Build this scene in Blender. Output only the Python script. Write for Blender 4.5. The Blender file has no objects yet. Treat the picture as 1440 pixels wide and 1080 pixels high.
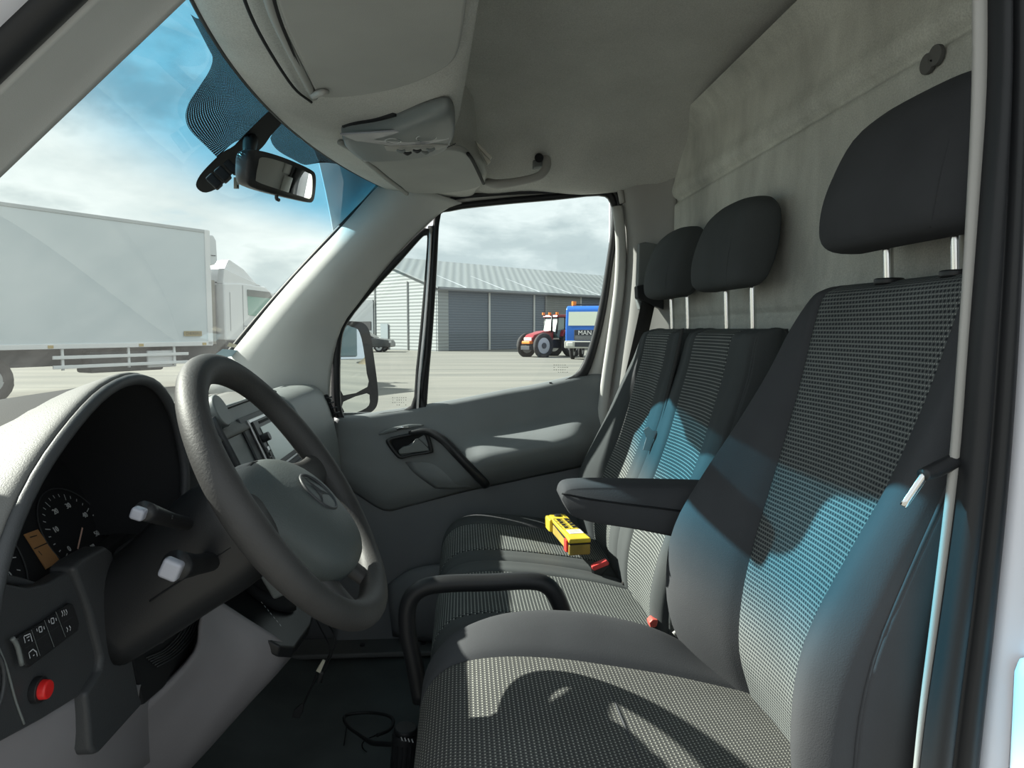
import bpy, bmesh, math, random
import numpy as np
from mathutils import Vector, Matrix
S = bpy.context.scene
# ---------------- camera ----------------
CAM = Vector((0.0, -1.30, 1.65)); F = 1000.0
PITCH = math.radians(4.4); YAW = math.radians(4.0)
cd = bpy.data.cameras.new('camera'); cam = bpy.data.objects.new('camera', cd)
S.collection.objects.link(cam); S.camera = cam
cam.location = CAM; cam.rotation_euler = (math.pi/2 - PITCH, 0, -YAW)
cd.sensor_width = 36; cd.lens = 36*F/1440; cd.clip_start = .02; cd.clip_end = 2000
S.view_settings.view_transform = 'Standard'; S.view_settings.look = 'None'
S.view_settings.gamma = 1; S.view_settings.use_curve_mapping = False
S.view_settings.exposure = 0.84
RM = cam.rotation_euler.to_matrix()
# ---------------- sky: bright broken cloud over pale blue ----------------
w = bpy.data.worlds.new('sky'); S.world = w; w.use_nodes = True
nt = w.node_tree; N = nt.nodes; L = nt.links; N.clear()
out = N.new('ShaderNodeOutputWorld'); bg = N.new('ShaderNodeBackground')
tc = N.new('ShaderNodeTexCoord'); mp = N.new('ShaderNodeMapping'); mp.inputs['Scale'].default_value = (1, 1, 2.6)
n1 = N.new('ShaderNodeTexNoise'); n1.inputs['Scale'].default_value = 2.3; n1.inputs['Detail'].default_value = 9; n1.inputs['Roughness'].default_value = .58; n1.inputs['Distortion'].default_value = .25
r1 = N.new('ShaderNodeValToRGB'); e = r1.color_ramp.elements
e[0].position = .30; e[0].color = (.48, .56, .60, 1); e[1].position = .72; e[1].color = (.46, .66, .80, 1)
for p_, c_ in ((.42, (.60, .68, .71, 1)), (.50, (.92, .98, 1.0, 1)), (.60, (.74, .82, .85, 1))):
    q = e.new(p_); q.color = c_
L.new(tc.outputs['Generated'], mp.inputs['Vector']); L.new(mp.outputs['Vector'], n1.inputs['Vector'])
L.new(n1.outputs['Fac'], r1.inputs['Fac']); L.new(r1.outputs['Color'], bg.inputs['Color'])
bg.inputs['Strength'].default_value = .69
L.new(bg.outputs['Background'], out.inputs['Surface'])
# ---------------- sun: low in front of the van ----------------
SUN_DIR = Vector((1.36, -.45, -1.0))      # travel direction of the light
sl = bpy.data.lights.new('sun', 'SUN'); so = bpy.data.objects.new('sun', sl); S.collection.objects.link(so)
sl.energy = 8.8; sl.angle = math.radians(.6); sl.color = (1.0, .96, .89)
so.rotation_euler = SUN_DIR.to_track_quat('-Z', 'Y').to_euler(); so.location = (-3, -1, 6)

# ---------------- helpers ----------------
def Pw(px, py, y=None, x=None, z=None):
    """point of the place behind a measured direction, on a plane y=, x= or z= of the van"""
    d = RM @ Vector(((px-720)/F, -(py-540)/F, -1.0))
    if y is not None: t = (y-CAM.y)/d.y
    elif x is not None: t = (x-CAM.x)/d.x
    else: t = (z-CAM.z)/d.z
    return CAM + d*t
def link(o, parent=None):
    S.collection.objects.link(o)
    if parent is not None: o.parent = parent
    return o
def tag(o, label=None, cat=None, group=None, kind=None):
    if label: o['label'] = label
    if cat: o['category'] = cat
    if group: o['group'] = group
    if kind: o['kind'] = kind
    return o
def empty(name, loc, label=None, cat=None, group=None, kind=None, rz=0):
    o = bpy.data.objects.new(name, None); link(o); o.location = loc; o.rotation_euler = (0, 0, rz)
    o.empty_display_size = .05
    return tag(o, label, cat, group, kind)
def fix(o, parent):
    """keep world placement of a mesh whose vertices are in world space when parented to a moved Empty"""
    if parent is not None:
        m = Matrix.Identity(4); p = parent; chain = []
        while p is not None: chain.append(p); p = p.parent
        for q in reversed(chain):
            m = m @ Matrix.LocRotScale(q.location, q.rotation_euler, q.scale)
        o.data.transform(m.inverted())
def mesh_obj(name, verts, faces, mat, parent=None, smooth=True, world=True, uvs=None):
    me = bpy.data.meshes.new(name); me.from_pydata([tuple(v) for v in verts], [], faces); me.update()
    if uvs is not None:
        ul = me.uv_layers.new(name='UVMap')
        for lp in me.loops: ul.data[lp.index].uv = uvs[lp.vertex_index]
    me.materials.append(mat)
    if smooth: me.polygons.foreach_set('use_smooth', [True]*len(me.polygons))
    o = bpy.data.objects.new(name, me)
    if world: fix(o, parent)
    link(o, parent); return o
def bm_obj(name, bm, mat, parent=None, smooth=False, world=True):
    me = bpy.data.meshes.new(name); bmesh.ops.recalc_face_normals(bm, faces=bm.faces[:]); bm.to_mesh(me); bm.free(); me.materials.append(mat)
    if smooth:
        me.polygons.foreach_set('use_smooth', [True]*len(me.polygons))
    o = bpy.data.objects.new(name, me)
    if world: fix(o, parent)
    link(o, parent); return o
def bev(o, wd=.003, seg=2, ang=35):
    m = o.modifiers.new('bevel', 'BEVEL'); m.width = wd; m.segments = seg; m.limit_method = 'ANGLE'; m.angle_limit = math.radians(ang)
    if len(o.data.polygons):
        o.data.polygons.foreach_set('use_smooth', [True]*len(o.data.polygons))
    w_ = o.modifiers.new('wn', 'WEIGHTED_NORMAL'); w_.keep_sharp = True
    return o
def solid(o, th, off=1):
    m = o.modifiers.new('solid', 'SOLIDIFY'); m.thickness = th; m.offset = off; return o
def cr(P, n, closed=False):
    """Catmull-Rom through points P (k x d), n samples per span"""
    P = np.asarray([tuple(p) for p in P], float); k = len(P); o = []
    spans = k if closed else k-1
    for i in range(spans):
        if closed: p0, p1, p2, p3 = P[(i-1) % k], P[i], P[(i+1) % k], P[(i+2) % k]
        else:
            p1, p2 = P[i], P[i+1]
            p0 = P[i-1] if i > 0 else 2*p1-p2
            p3 = P[i+2] if i+2 < k else 2*p2-p1
        for j in range(n):
            t = j/n
            o.append(.5*((2*p1)+(-p0+p2)*t+(2*p0-5*p1+4*p2-p3)*t*t+(-p0+3*p1-3*p2+p3)*t**3))
    if not closed: o.append(P[-1])
    return np.array(o)
def grid(G, nu, nv):
    """refine a control grid: rows G[i][j]"""
    G = [[tuple(p) for p in r] for r in G]
    A = np.array([cr(r, nv) for r in G]) if nv > 1 else np.array(G, float)
    if nu > 1: A = np.stack([cr(A[:, j], nu) for j in range(A.shape[1])], axis=1)
    return A
def sheet(name, G, mat, parent=None, nu=4, nv=4, th=0, closed_v=False, caps=False, flip=False, off=1):
    A = grid(G, nu, nv); a, b = A.shape[:2]
    V = A.reshape(-1, 3); Fc = []
    for i in range(a-1):
        for j in range(b-1 if not closed_v else b):
            q = [i*b+j, i*b+(j+1) % b, (i+1)*b+(j+1) % b, (i+1)*b+j]
            Fc.append(q[::-1] if flip else q)
    if caps and closed_v:
        Fc.append([j for j in range(b)][::-1] if not flip else [j for j in range(b)])
        Fc.append([(a-1)*b+j for j in range(b)] if not flip else [(a-1)*b+j for j in range(b)][::-1])
    du = np.linalg.norm(np.diff(A[:, b//2], axis=0), axis=1); dv = np.linalg.norm(np.diff(A[a//2], axis=0), axis=1)
    U = np.concatenate([[0], np.cumsum(du)]); W = np.concatenate([[0], np.cumsum(dv)]); W = W-W[b//2]
    uv = [(W[j], U[i]) for i in range(a) for j in range(b)]
    o = mesh_obj(name, V, Fc, mat, parent, True, True, uv)
    if th: solid(o, th, off)
    return o
def tube(name, path, r, mat, parent=None, seg=10, n=5, closed=False, ry=None, smooth_path=True, up=None):
    """swept tube, r number or list per path point; ry = second radius for flat straps"""
    P = cr(path, n, closed) if smooth_path else np.array([tuple(p) for p in path], float)
    k = len(P)
    def exp(rr):
        if isinstance(rr, (int, float)): return np.full(k, float(rr))
        rr = list(rr)
        if closed: rr = rr+[rr[0]]
        return np.interp(np.linspace(0, 1, k), np.linspace(0, 1, len(rr)), rr)
    R1 = exp(r); R2 = exp(ry if ry is not None else r)
    V = []; prev = None
    for i in range(k):
        a = P[(i+1) % k] if (closed or i < k-1) else P[i]; b = P[i-1] if (closed or i > 0) else P[i]
        t = Vector(a-b).normalized()
        if prev is None:
            u0 = Vector(up) if up else (Vector((0, 0, 1)) if abs(t.z) < .9 else Vector((1, 0, 0)))
            nrm = (u0-t*u0.dot(t)).normalized()
        else: nrm = (prev-t*prev.dot(t)).normalized()
        prev = nrm; bi = t.cross(nrm)
        for s in range(seg):
            an = 2*math.pi*s/seg
            V.append(Vector(P[i])+nrm*math.cos(an)*R1[i]+bi*math.sin(an)*R2[i])
    Fc = []
    for i in range(k if closed else k-1):
        for s in range(seg):
            a, b = i*seg+s, i*seg+(s+1) % seg; c, d = ((i+1) % k)*seg+(s+1) % seg, ((i+1) % k)*seg+s
            Fc.append([a, b, c, d])
    if not closed:
        Fc.append(list(range(seg))[::-1]); Fc.append([(k-1)*seg+s for s in range(seg)])
    return mesh_obj(name, V, Fc, mat, parent)
def prism(name, outline, depth, mat, parent=None, bv=.002, seg=2, smooth=False):
    """extrude a planar 3D outline along vector depth"""
    O = [Vector(p) for p in outline]; d = Vector(depth); n = len(O)
    V = O+[p+d for p in O]
    Fc = [list(range(n))[::-1], [n+i for i in range(n)]]+[[i, (i+1) % n, n+(i+1) % n, n+i] for i in range(n)]
    bm = bmesh.new(); vs = [bm.verts.new(v) for v in V]
    for f in Fc: bm.faces.new([vs[i] for i in f])
    o = bm_obj(name, bm, mat, parent)
    if bv: bev(o, bv, seg)
    return o
def box(name, c, s, mat, parent=None, rot=(0, 0, 0), bv=.002, seg=2):
    bm = bmesh.new(); bmesh.ops.create_cube(bm, size=1)
    M = Matrix.LocRotScale(Vector(c), Matrix.Identity(3).to_quaternion() if rot == (0, 0, 0) else __import__('mathutils').Euler(rot).to_quaternion(), Vector(s))
    bm.transform(M); o = bm_obj(name, bm, mat, parent)
    if bv: bev(o, bv, seg)
    return o
def cyl(name, p0, p1, r0, mat, parent=None, r1=None, seg=24, bv=0):
    p0 = Vector(p0); p1 = Vector(p1); d = p1-p0
    bm = bmesh.new(); bmesh.ops.create_cone(bm, cap_ends=True, segments=seg, radius1=r0, radius2=r0 if r1 is None else r1, depth=d.length)
    bm.transform(Matrix.Translation((p0+p1)/2) @ d.to_track_quat('Z', 'Y').to_matrix().to_4x4())
    o = bm_obj(name, bm, mat, parent, smooth=True)
    m = o.modifiers.new('b', 'BEVEL'); m.width = bv or r0*.06; m.segments = 2; m.limit_method = 'ANGLE'; m.angle_limit = math.radians(40)
    o.modifiers.new('w', 'WEIGHTED_NORMAL')
    return o
def ring(name, inner, outer, mat, parent=None, n=4, th=.006, corner=False):
    """closed band between two loops with the same count of points"""
    A = cr(inner, n, True) if n > 1 else np.array([tuple(p) for p in inner]); B = cr(outer, n, True) if n > 1 else np.array([tuple(p) for p in outer]); k = len(A)
    V = [Vector(p) for p in A]+[Vector(p) for p in B]
    Fc = [[i, (i+1) % k, k+(i+1) % k, k+i] for i in range(k)]
    o = mesh_obj(name, V, Fc, mat, parent); solid(o, th, 0); return o
def text(name, s, size, origin, right, up, mat, parent=None, ext=.0004, align='CENTER'):
    c = bpy.data.curves.new(name, 'FONT'); c.body = s; c.size = size; c.extrude = ext; c.align_x = align; c.align_y = 'CENTER'; c.resolution_u = 2
    o = bpy.data.objects.new(name, c); c.materials.append(mat)
    r = Vector(right).normalized(); u = Vector(up); u = (u-r*u.dot(r)).normalized(); n = r.cross(u)
    M = Matrix((r, u, n)).transposed().to_4x4(); M.translation = Vector(origin)
    link(o)
    me = bpy.data.meshes.new_from_object(o); bpy.data.objects.remove(o); bpy.data.curves.remove(c)
    me.materials.clear(); me.materials.append(mat); o = bpy.data.objects.new(name, me); link(o)
    if parent is not None:
        pm = Matrix.Identity(4); chain = []; p = parent
        while p is not None: chain.append(p); p = p.parent
        for q in reversed(chain): pm = pm @ Matrix.LocRotScale(q.location, q.rotation_euler, q.scale)
        o.parent = parent; M = pm.inverted() @ M
    o.matrix_local = M
    return o

# ---------------- materials ----------------
def base_mat(name, col, rough=.6, metal=0, spec=.5):
    m = bpy.data.materials.new(name); m.use_nodes = True; b = m.node_tree.nodes['Principled BSDF']
    b.inputs['Base Color'].default_value = (*col, 1); b.inputs['Roughness'].default_value = rough; b.inputs['Metallic'].default_value = metal
    b.inputs['Specular IOR Level'].default_value = spec
    return m
def plastic(name, col, rough=.55, grain=900, bump=.15, var=.06, spec=.4, dist=.001):
    """moulded plastic: fine leather grain bump and a little colour wander"""
    m = base_mat(name, col, rough, 0, spec); nt = m.node_tree; N = nt.nodes; L = nt.links; b = N['Principled BSDF']
    tc = N.new('ShaderNodeTexCoord'); no = N.new('ShaderNodeTexNoise'); no.inputs['Scale'].default_value = grain; no.inputs['Detail'].default_value = 2
    bp = N.new('ShaderNodeBump'); bp.inputs['Strength'].default_value = bump; bp.inputs['Distance'].default_value = dist
    L.new(tc.outputs['Object'], no.inputs['Vector']); L.new(no.outputs['Fac'], bp.inputs['Height']); L.new(bp.outputs['Normal'], b.inputs['Normal'])
    n2 = N.new('ShaderNodeTexNoise'); n2.inputs['Scale'].default_value = 7; n2.inputs['Detail'].default_value = 5
    mr = N.new('ShaderNodeMapRange'); mr.inputs['From Min'].default_value = .3; mr.inputs['From Max'].default_value = .7; mr.inputs['To Min'].default_value = 1-var; mr.inputs['To Max'].default_value = 1+var
    mx = N.new('ShaderNodeVectorMath'); mx.operation = 'SCALE'; mx.inputs[0].default_value = col
    L.new(tc.outputs['Object'], n2.inputs['Vector']); L.new(n2.outputs['Fac'], mr.inputs['Value']); L.new(mr.outputs['Result'], mx.inputs['Scale']); L.new(mx.outputs['Vector'], b.inputs['Base Color'])
    return m
def felt(name, col, stain=.35):
    """felt lining with soft blotches of grime"""
    m = base_mat(name, col, .95, 0, .1); nt = m.node_tree; N = nt.nodes; L = nt.links; b = N['Principled BSDF']
    tc = N.new('ShaderNodeTexCoord')
    mp = N.new('ShaderNodeMapping'); mp.inputs['Scale'].default_value = (3.2, 3.2, 1.6)
    a = N.new('ShaderNodeTexNoise'); a.inputs['Scale'].default_value = 1.6; a.inputs['Detail'].default_value = 7; a.inputs['Roughness'].default_value = .62; a.inputs['Distortion'].default_value = .15
    f = N.new('ShaderNodeTexNoise'); f.inputs['Scale'].default_value = 420; f.inputs['Detail'].default_value = 3
    r = N.new('ShaderNodeMapRange'); r.inputs['From Min'].default_value = .32; r.inputs['From Max'].default_value = .68; r.inputs['To Min'].default_value = 1-stain; r.inputs['To Max'].default_value = 1+stain*.6
    r2 = N.new('ShaderNodeMapRange'); r2.inputs['From Min'].default_value = .3; r2.inputs['From Max'].default_value = .7; r2.inputs['To Min'].default_value = .86; r2.inputs['To Max'].default_value = 1.14
    mu = N.new('ShaderNodeMath'); mu.operation = 'MULTIPLY'; v = N.new('ShaderNodeVectorMath'); v.operation = 'SCALE'; v.inputs[0].default_value = col
    L.new(tc.outputs['Object'], mp.inputs['Vector']); L.new(mp.outputs['Vector'], a.inputs['Vector']); L.new(tc.outputs['Object'], f.inputs['Vector'])
    L.new(a.outputs['Fac'], r.inputs['Value']); L.new(f.outputs['Fac'], r2.inputs['Value']); L.new(r.outputs['Result'], mu.inputs[0]); L.new(r2.outputs['Result'], mu.inputs[1])
    L.new(mu.outputs['Value'], v.inputs['Scale']); L.new(v.outputs['Vector'], b.inputs['Base Color'])
    bp = N.new('ShaderNodeBump'); bp.inputs['Strength'].default_value = .35; bp.inputs['Distance'].default_value = .002
    L.new(f.outputs['Fac'], bp.inputs['Height']); L.new(bp.outputs['Normal'], b.inputs['Normal'])
    return m
def weave(name, ground, dark, dot, su, sv, dots=2, dr=(.30, .16), br=.36):
    """knitted seat cloth (UV in metres): staggered dark cells on a grey ground with rows of pale stitches"""
    m = base_mat(name, ground, .92, 0, .12); nt = m.node_tree; N = nt.nodes; L = nt.links; b = N['Principled BSDF']
    def mt(op, a, c=None, d=None):
        n = N.new('ShaderNodeMath'); n.operation = op
        for k, v in enumerate((a, c, d)):
            if v is None: continue
            if isinstance(v, (int, float)): n.inputs[k].default_value = v
            else: L.new(v, n.inputs[k])
        return n.outputs['Value']
    uv = N.new('ShaderNodeUVMap'); sp = N.new('ShaderNodeSeparateXYZ'); L.new(uv.outputs['UV'], sp.inputs['Vector'])
    U = mt('ADD', mt('DIVIDE', sp.outputs['X'], su), 500.0); V = mt('ADD', mt('DIVIDE', sp.outputs['Y'], sv), 500.0)
    row = mt('FLOOR', V); st_ = mt('MULTIPLY', mt('MODULO', row, 2.0), .5)
    fu = mt('SUBTRACT', mt('FRACT', mt('ADD', U, st_)), .5); fv = mt('SUBTRACT', mt('FRACT', V), .5)
    blob = mt('SMOOTH_MIN', 1.0, 1.0, 0.0) if False else mt('SUBTRACT', 1.0, mt('SMOOTHSTEP' if False else 'MINIMUM', 1.0, mt('POWER', mt('DIVIDE', mt('SQRT', mt('ADD', mt('MULTIPLY', fu, fu), mt('MULTIPLY', fv, fv))), br), 3.0)))
    V2 = mt('ADD', V, .5); st2 = mt('MULTIPLY', mt('MODULO', mt('FLOOR', V2), 2.0), .5)
    gu = mt('DIVIDE', mt('SUBTRACT', mt('FRACT', mt('ADD', mt('MULTIPLY', U, float(dots)), st2)), .5), dr[0]); gv = mt('DIVIDE', mt('SUBTRACT', mt('FRACT', V2), .5), dr[1])
    dots_ = mt('SUBTRACT', 1.0, mt('MINIMUM', 1.0, mt('POWER', mt('SQRT', mt('ADD', mt('MULTIPLY', gu, gu), mt('MULTIPLY', gv, gv))), 3.0)))
    def mixc(f, A, B):
        x = N.new('ShaderNodeMix'); x.data_type = 'RGBA'; L.new(f, x.inputs['Factor'])
        for k, v in (('A', A), ('B', B)):
            if isinstance(v, tuple): x.inputs[k].default_value = (*v, 1)
            else: L.new(v, x.inputs[k])
        return x.outputs['Result']
    c = mixc(dots_, mixc(blob, ground, dark), dot)
    tc = N.new('ShaderNodeTexCoord'); no = N.new('ShaderNodeTexNoise'); no.inputs['Scale'].default_value = 6; no.inputs['Detail'].default_value = 5
    mr = N.new('ShaderNodeMapRange'); mr.inputs['From Min'].default_value = .3; mr.inputs['From Max'].default_value = .7; mr.inputs['To Min'].default_value = .86; mr.inputs['To Max'].default_value = 1.15
    v = N.new('ShaderNodeVectorMath'); v.operation = 'SCALE'
    L.new(tc.outputs['Object'], no.inputs['Vector']); L.new(no.outputs['Fac'], mr.inputs['Value']); L.new(c, v.inputs[0]); L.new(mr.outputs['Result'], v.inputs['Scale']); L.new(v.outputs['Vector'], b.inputs['Base Color'])
    bp = N.new('ShaderNodeBump'); bp.inputs['Strength'].default_value = .4; bp.inputs['Distance'].default_value = .001
    L.new(mt('SUBTRACT', dots_, blob), bp.inputs['Height']); L.new(bp.outputs['Normal'], b.inputs['Normal'])
    return m
def plain_cloth(name, col, scale=700):
    m = plastic(name, col, .9, scale, .25, .12, .12, .001); return m
def glass(name, tint=(.93, .97, .96), refl=True, dirt=0.0, band=None):
    """thin pane: clear see-through layer under a Fresnel reflection; band=(z0,z1,colour) is the blue shade strip in the glass"""
    m = bpy.data.materials.new(name); m.use_nodes = True; nt = m.node_tree; N = nt.nodes; L = nt.links; N.clear()
    o = N.new('ShaderNodeOutputMaterial'); tr = N.new('ShaderNodeBsdfTransparent'); tr.inputs['Color'].default_value = (*tint, 1)
    gl = N.new('ShaderNodeBsdfGlossy'); gl.inputs['Roughness'].default_value = .02; gl.inputs['Color'].default_value = (1, 1, 1, 1)
    fr = N.new('ShaderNodeLayerWeight'); fr.inputs['Blend'].default_value = .5
    mrf = N.new('ShaderNodeMath'); mrf.operation = 'POWER'; mrf.inputs[1].default_value = 4.5
    sc = N.new('ShaderNodeMapRange'); sc.inputs['To Min'].default_value = .03; sc.inputs['To Max'].default_value = .45
    mx = N.new('ShaderNodeMixShader')
    L.new(fr.outputs['Facing'], mrf.inputs[0]); L.new(mrf.outputs['Value'], sc.inputs['Value']); L.new(sc.outputs['Result'], mx.inputs['Fac'])
    last = tr.outputs['BSDF']; tcol = tr.inputs['Color']
    tc = N.new('ShaderNodeTexCoord')
    if band:
        sep = N.new('ShaderNodeSeparateXYZ'); L.new(tc.outputs['Object'], sep.inputs['Vector'])
        r = N.new('ShaderNodeMapRange'); r.interpolation_type = 'SMOOTHSTEP'; r.inputs['From Min'].default_value = band[0]; r.inputs['From Max'].default_value = band[1]
        c = N.new('ShaderNodeMix'); c.data_type = 'RGBA'; c.inputs['A'].default_value = (*tint, 1); c.inputs['B'].default_value = (*band[2], 1)
        L.new(sep.outputs['Z'], r.inputs['Value']); L.new(r.outputs['Result'], c.inputs['Factor']); L.new(c.outputs['Result'], tcol)
    if dirt:
        df = N.new('ShaderNodeBsdfDiffuse'); df.inputs['Color'].default_value = (.8, .8, .78, 1)
        tl = N.new('ShaderNodeBsdfTranslucent'); tl.inputs['Color'].default_value = (.8, .8, .78, 1)
        ad = N.new('ShaderNodeMixShader'); L.new(df.outputs['BSDF'], ad.inputs[1]); L.new(tl.outputs['BSDF'], ad.inputs[2])
        no = N.new('ShaderNodeTexNoise'); no.inputs['Scale'].default_value = 5; no.inputs['Detail'].default_value = 8; no.inputs['Roughness'].default_value = .7
        mr = N.new('ShaderNodeMapRange'); mr.inputs['From Min'].default_value = .35; mr.inputs['From Max'].default_value = .75; mr.inputs['To Min'].default_value = dirt*.5; mr.inputs['To Max'].default_value = dirt*1.5
        L.new(tc.outputs['Object'], no.inputs['Vector']); L.new(no.outputs['Fac'], mr.inputs['Value'])
        m2 = N.new('ShaderNodeMixShader'); L.new(mr.outputs['Result'], m2.inputs['Fac']); L.new(last, m2.inputs[1]); L.new(ad.outputs['Shader'], m2.inputs[2]); last = m2.outputs['Shader']
    L.new(last, mx.inputs[1]); L.new(gl.outputs['BSDF'], mx.inputs[2]); L.new(mx.outputs['Shader'], o.inputs['Surface'])
    return m
M = dict(
    headliner=felt('headliner felt', (.50, .50, .475), .10),
    felt=felt('bulkhead felt', (.56, .565, .52), .32),
    trim=plastic('light grey trim', (.34, .335, .32), .55),
    pillar=plastic('pillar trim', (.44, .45, .44), .6),
    visor=plastic('visor vinyl', (.32, .325, .31), .7, 600, .3),
    doorp=plastic('door panel grey', (.185, .20, .205), .5),
    doorl=plastic('lower door panel', (.15, .16, .17), .6),
    kick=plastic('lilac grey lower dash', (.25, .24, .255), .5),
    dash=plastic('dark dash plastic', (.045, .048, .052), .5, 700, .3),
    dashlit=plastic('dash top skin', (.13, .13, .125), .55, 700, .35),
    fascia=plastic('mid grey fascia', (.16, .175, .175), .45),
    black=plastic('black plastic', (.018, .019, .021), .4),
    soft=plastic('matt black', (.008, .009, .011), .8),
    rubber=plastic('rubber seal', (.012, .013, .015), .5, 300, .1),
    wheel=plastic('steering rim skin', (.046, .045, .045), .58, 350, .3, .35, .4),
    pad=plastic('airbag cover', (.072, .084, .084), .5, 500, .45),
    chrome=base_mat('chrome', (.75, .75, .74), .12, 1),
    steel=base_mat('brushed steel', (.55, .55, .55), .32, 1),
    mirror=base_mat('mirror glass', (.86, .9, .9), .01, 1),
    cb=plain_cloth('black seat cloth', (.060, .062, .067)),
    cbr=plain_cloth('bench seat cloth', (.066, .072, .074)),
    ins=weave('driver backrest weave', (.115, .125, .125), (.022, .025, .030), (.33, .34, .32), .0066, .0060, 2, (.32, .17), .38),
    insc=weave('driver cushion weave', (.085, .086, .082), (.040, .042, .046), (.50, .50, .45), .0062, .0058, 1, (.20, .20), .34),
    insb=weave('bench weave', (.085, .092, .092), (.028, .032, .034), (.40, .42, .39), .0078, .0068, 1, (.36, .17), .36),
    strap=plain_cloth('belt webbing', (.035, .034, .034), 1400),
    paint=base_mat('white van paint', (.78, .78, .84), .25, 0, .5),
    frame=base_mat('silver door frame paint', (.50, .50, .48), .4, 0, .5),
    mat=plastic('rubber floor mat', (.075, .088, .09), .75, 120, .3, .2),
    sill=plastic('sill plastic', (.10, .105, .105), .6),
)
M['wind'] = glass('windscreen glass', (.80, .85, .81), dirt=.035, band=(1.885, 1.98, (.13, .45, .62)))
M['pane'] = glass('side glass', (.77, .83, .81), dirt=.007)
# =================== the cab shell (setting) ===================
def struct(o): return tag(o, kind='structure')
def hdrx(y): return -.352+.205*(y+.03)**2            # top edge of the windscreen in plan
# floor mat with foot wells and raised centre
G = []
for x in np.linspace(-1.05, .62, 12):
    row = []
    for y in np.linspace(-.66, .80, 14):
        z = .69
        if x < -.45: z += (-.45-x)*.45                       # toe board rising forward
        z += .05*math.exp(-((y-.02)/.10)**2)*(1/(1+math.exp((x+.32)*22)))
        row.append((x, y, z))
    G.append(row)
floor = struct(sheet('floor', G, M['mat'], None, 3, 3, .01))
ss = tag(prism('sill_plate', [(-.55, .72, .698), (-.55, .83, .698), (.62, .83, .698), (.62, .72, .698)], (0, 0, .016), M['sill'], None, .005), kind='structure'); ss.name = 'trim_1'
for i, x in enumerate((-.30, -.12, .1)): cyl('sill_screw', (x, .77, .712), (x, .77, .719), .008, M['black'], ss, seg=12)
# bulkhead with pressed beads and door-card style panels
G = []
ys = np.linspace(-.78, .735, 28); zs = np.linspace(.69, 2.20, 300)
def bulk_x(y, z):
    x = .60
    for zc, wd, dp in ((2.01, .007, .012), (1.68, .007, .009), (1.36, .01, .009)):
        x += dp*math.exp(-((z-zc)/wd)**2)-dp*.55*math.exp(-((z-zc-.03)/.02)**2)
    x += .006*math.exp(-((y-.66)/.008)**2)*(1 if z < 2.0 else 0)
    x -= .03*math.exp(-((y-.70)/.02)**2)*0
    x -= .05*max(0, (z-2.14)/.07)**2
    return x
for z in zs: G.append([(bulk_x(y, z), y, z) for y in ys])
bulk = struct(sheet('wall_rear', G, M['felt'], None, 1, 1, 0))
plugm = plastic('dark felt plug', (.12, .12, .115), .9)
for (px, py) in ((1320, 78), (1308, 90)):
    p = Pw(px, py, x=.598); cyl('bulkhead_plug', p, p-Vector((.006, 0, 0)), .013, plugm, bulk, seg=20)
# ceiling skin: flat, rolling down to the door frame on the passenger side and forward of it
G = []
for x in (-.02, .08, .2, .35, .5, .58, .62):
    row = []
    for y, z in ((-.78, 2.06), (-.70, 2.15), (-.60, 2.205), (-.45, 2.225), (-.1, 2.235), (.2, 2.225), (.40, 2.21), (.52, 2.19), (.62, 2.15), (.70, 2.09), (.76, 2.055), (.80, 2.048)):
        if x > .52: z -= (x-.52)*.16
        z -= .012*math.exp(-((x-.40)/.02)**2)*(1 if abs(y) < .55 else .3)*0
        row.append((x, y, z+.006*math.sin(x*23+y*3)))
    G.append(row)
ceil = struct(sheet('ceiling', G, M['headliner'], None, 4, 4, .01, flip=True))
ceil.name = 'ceiling'
# driver-side and rear outer walls behind the picture edge are not built; passenger side wall below / behind the door:
wr = struct(sheet('wall_right', [[(x, .86, z) for x in (-1.05, -.5, 0, .42, .62)] for z in (.69, .95, 1.25, 1.40)], M['doorl'], None, 1, 1, .01))
# overhead shelf / front headliner: underside + rear lip
def rearx(y): 
    return float(np.interp(y, [-.75, -.45, -.19, .05, .16, .28, .36, .44, .55, .66, .76], [.03, .025, .012, -.002, -.014, -.02, .02, .055, .065, .06, .04]))
G = []
for y in np.linspace(-.80, .80, 33):
    xf = hdrx(y); xr = rearx(y)
    zb = 2.045-.010*0
    drop = .012*math.exp(-((y-.02)/.22)**2)
    G.append([(xf-.004, y, 2.058), (xf+.008, y, 2.046), (xf+.03, y, 2.038-drop*.3), (xf+.08, y, 2.034-drop), (xf*.55+xr*.45, y, 2.032-drop), (xr-.06, y, 2.032-drop*.8), (xr-.02, y, 2.034-drop*.5), (xr-.003, y, 2.042), (xr-.002, y, 2.055), (xr-.02, y, 2.10), (xr-.03, y, 2.25)])
shelf = sheet('overhead_shelf', G, M['headliner'], None, 2, 3, .0)
struct(shelf); shelf.name = 'trim_2'; tag(shelf)
# firewall ahead of the dashboard
struct(box('wall_front', (-.96, 0, 1.01), (.03, 1.66, .70), M['soft'], None, bv=0))
struct(box('trim_15', (-.98, -.80, 1.0), (.9, .02, .72), M['soft'], None, bv=0))
# windscreen
G = []
def wpt(y, t):           # t 0 top .. 1 bottom
    s = (y+.01)/.80
    xt, zt = hdrx(y)-.004, 2.056
    xb, zb = -1.24+.30*s*s, 1.22
    yy = y*(1+.06*t)
    return (xt+(xb-xt)*t, yy, zt+(zb-zt)*t+.035*math.sin(math.pi*t))
for t in np.linspace(0, 1, 11): G.append([wpt(y, t) for y in np.linspace(-.80, .80, 13)])
ws = struct(sheet('window_1', G, M['wind'], None, 2, 2, 0))
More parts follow.
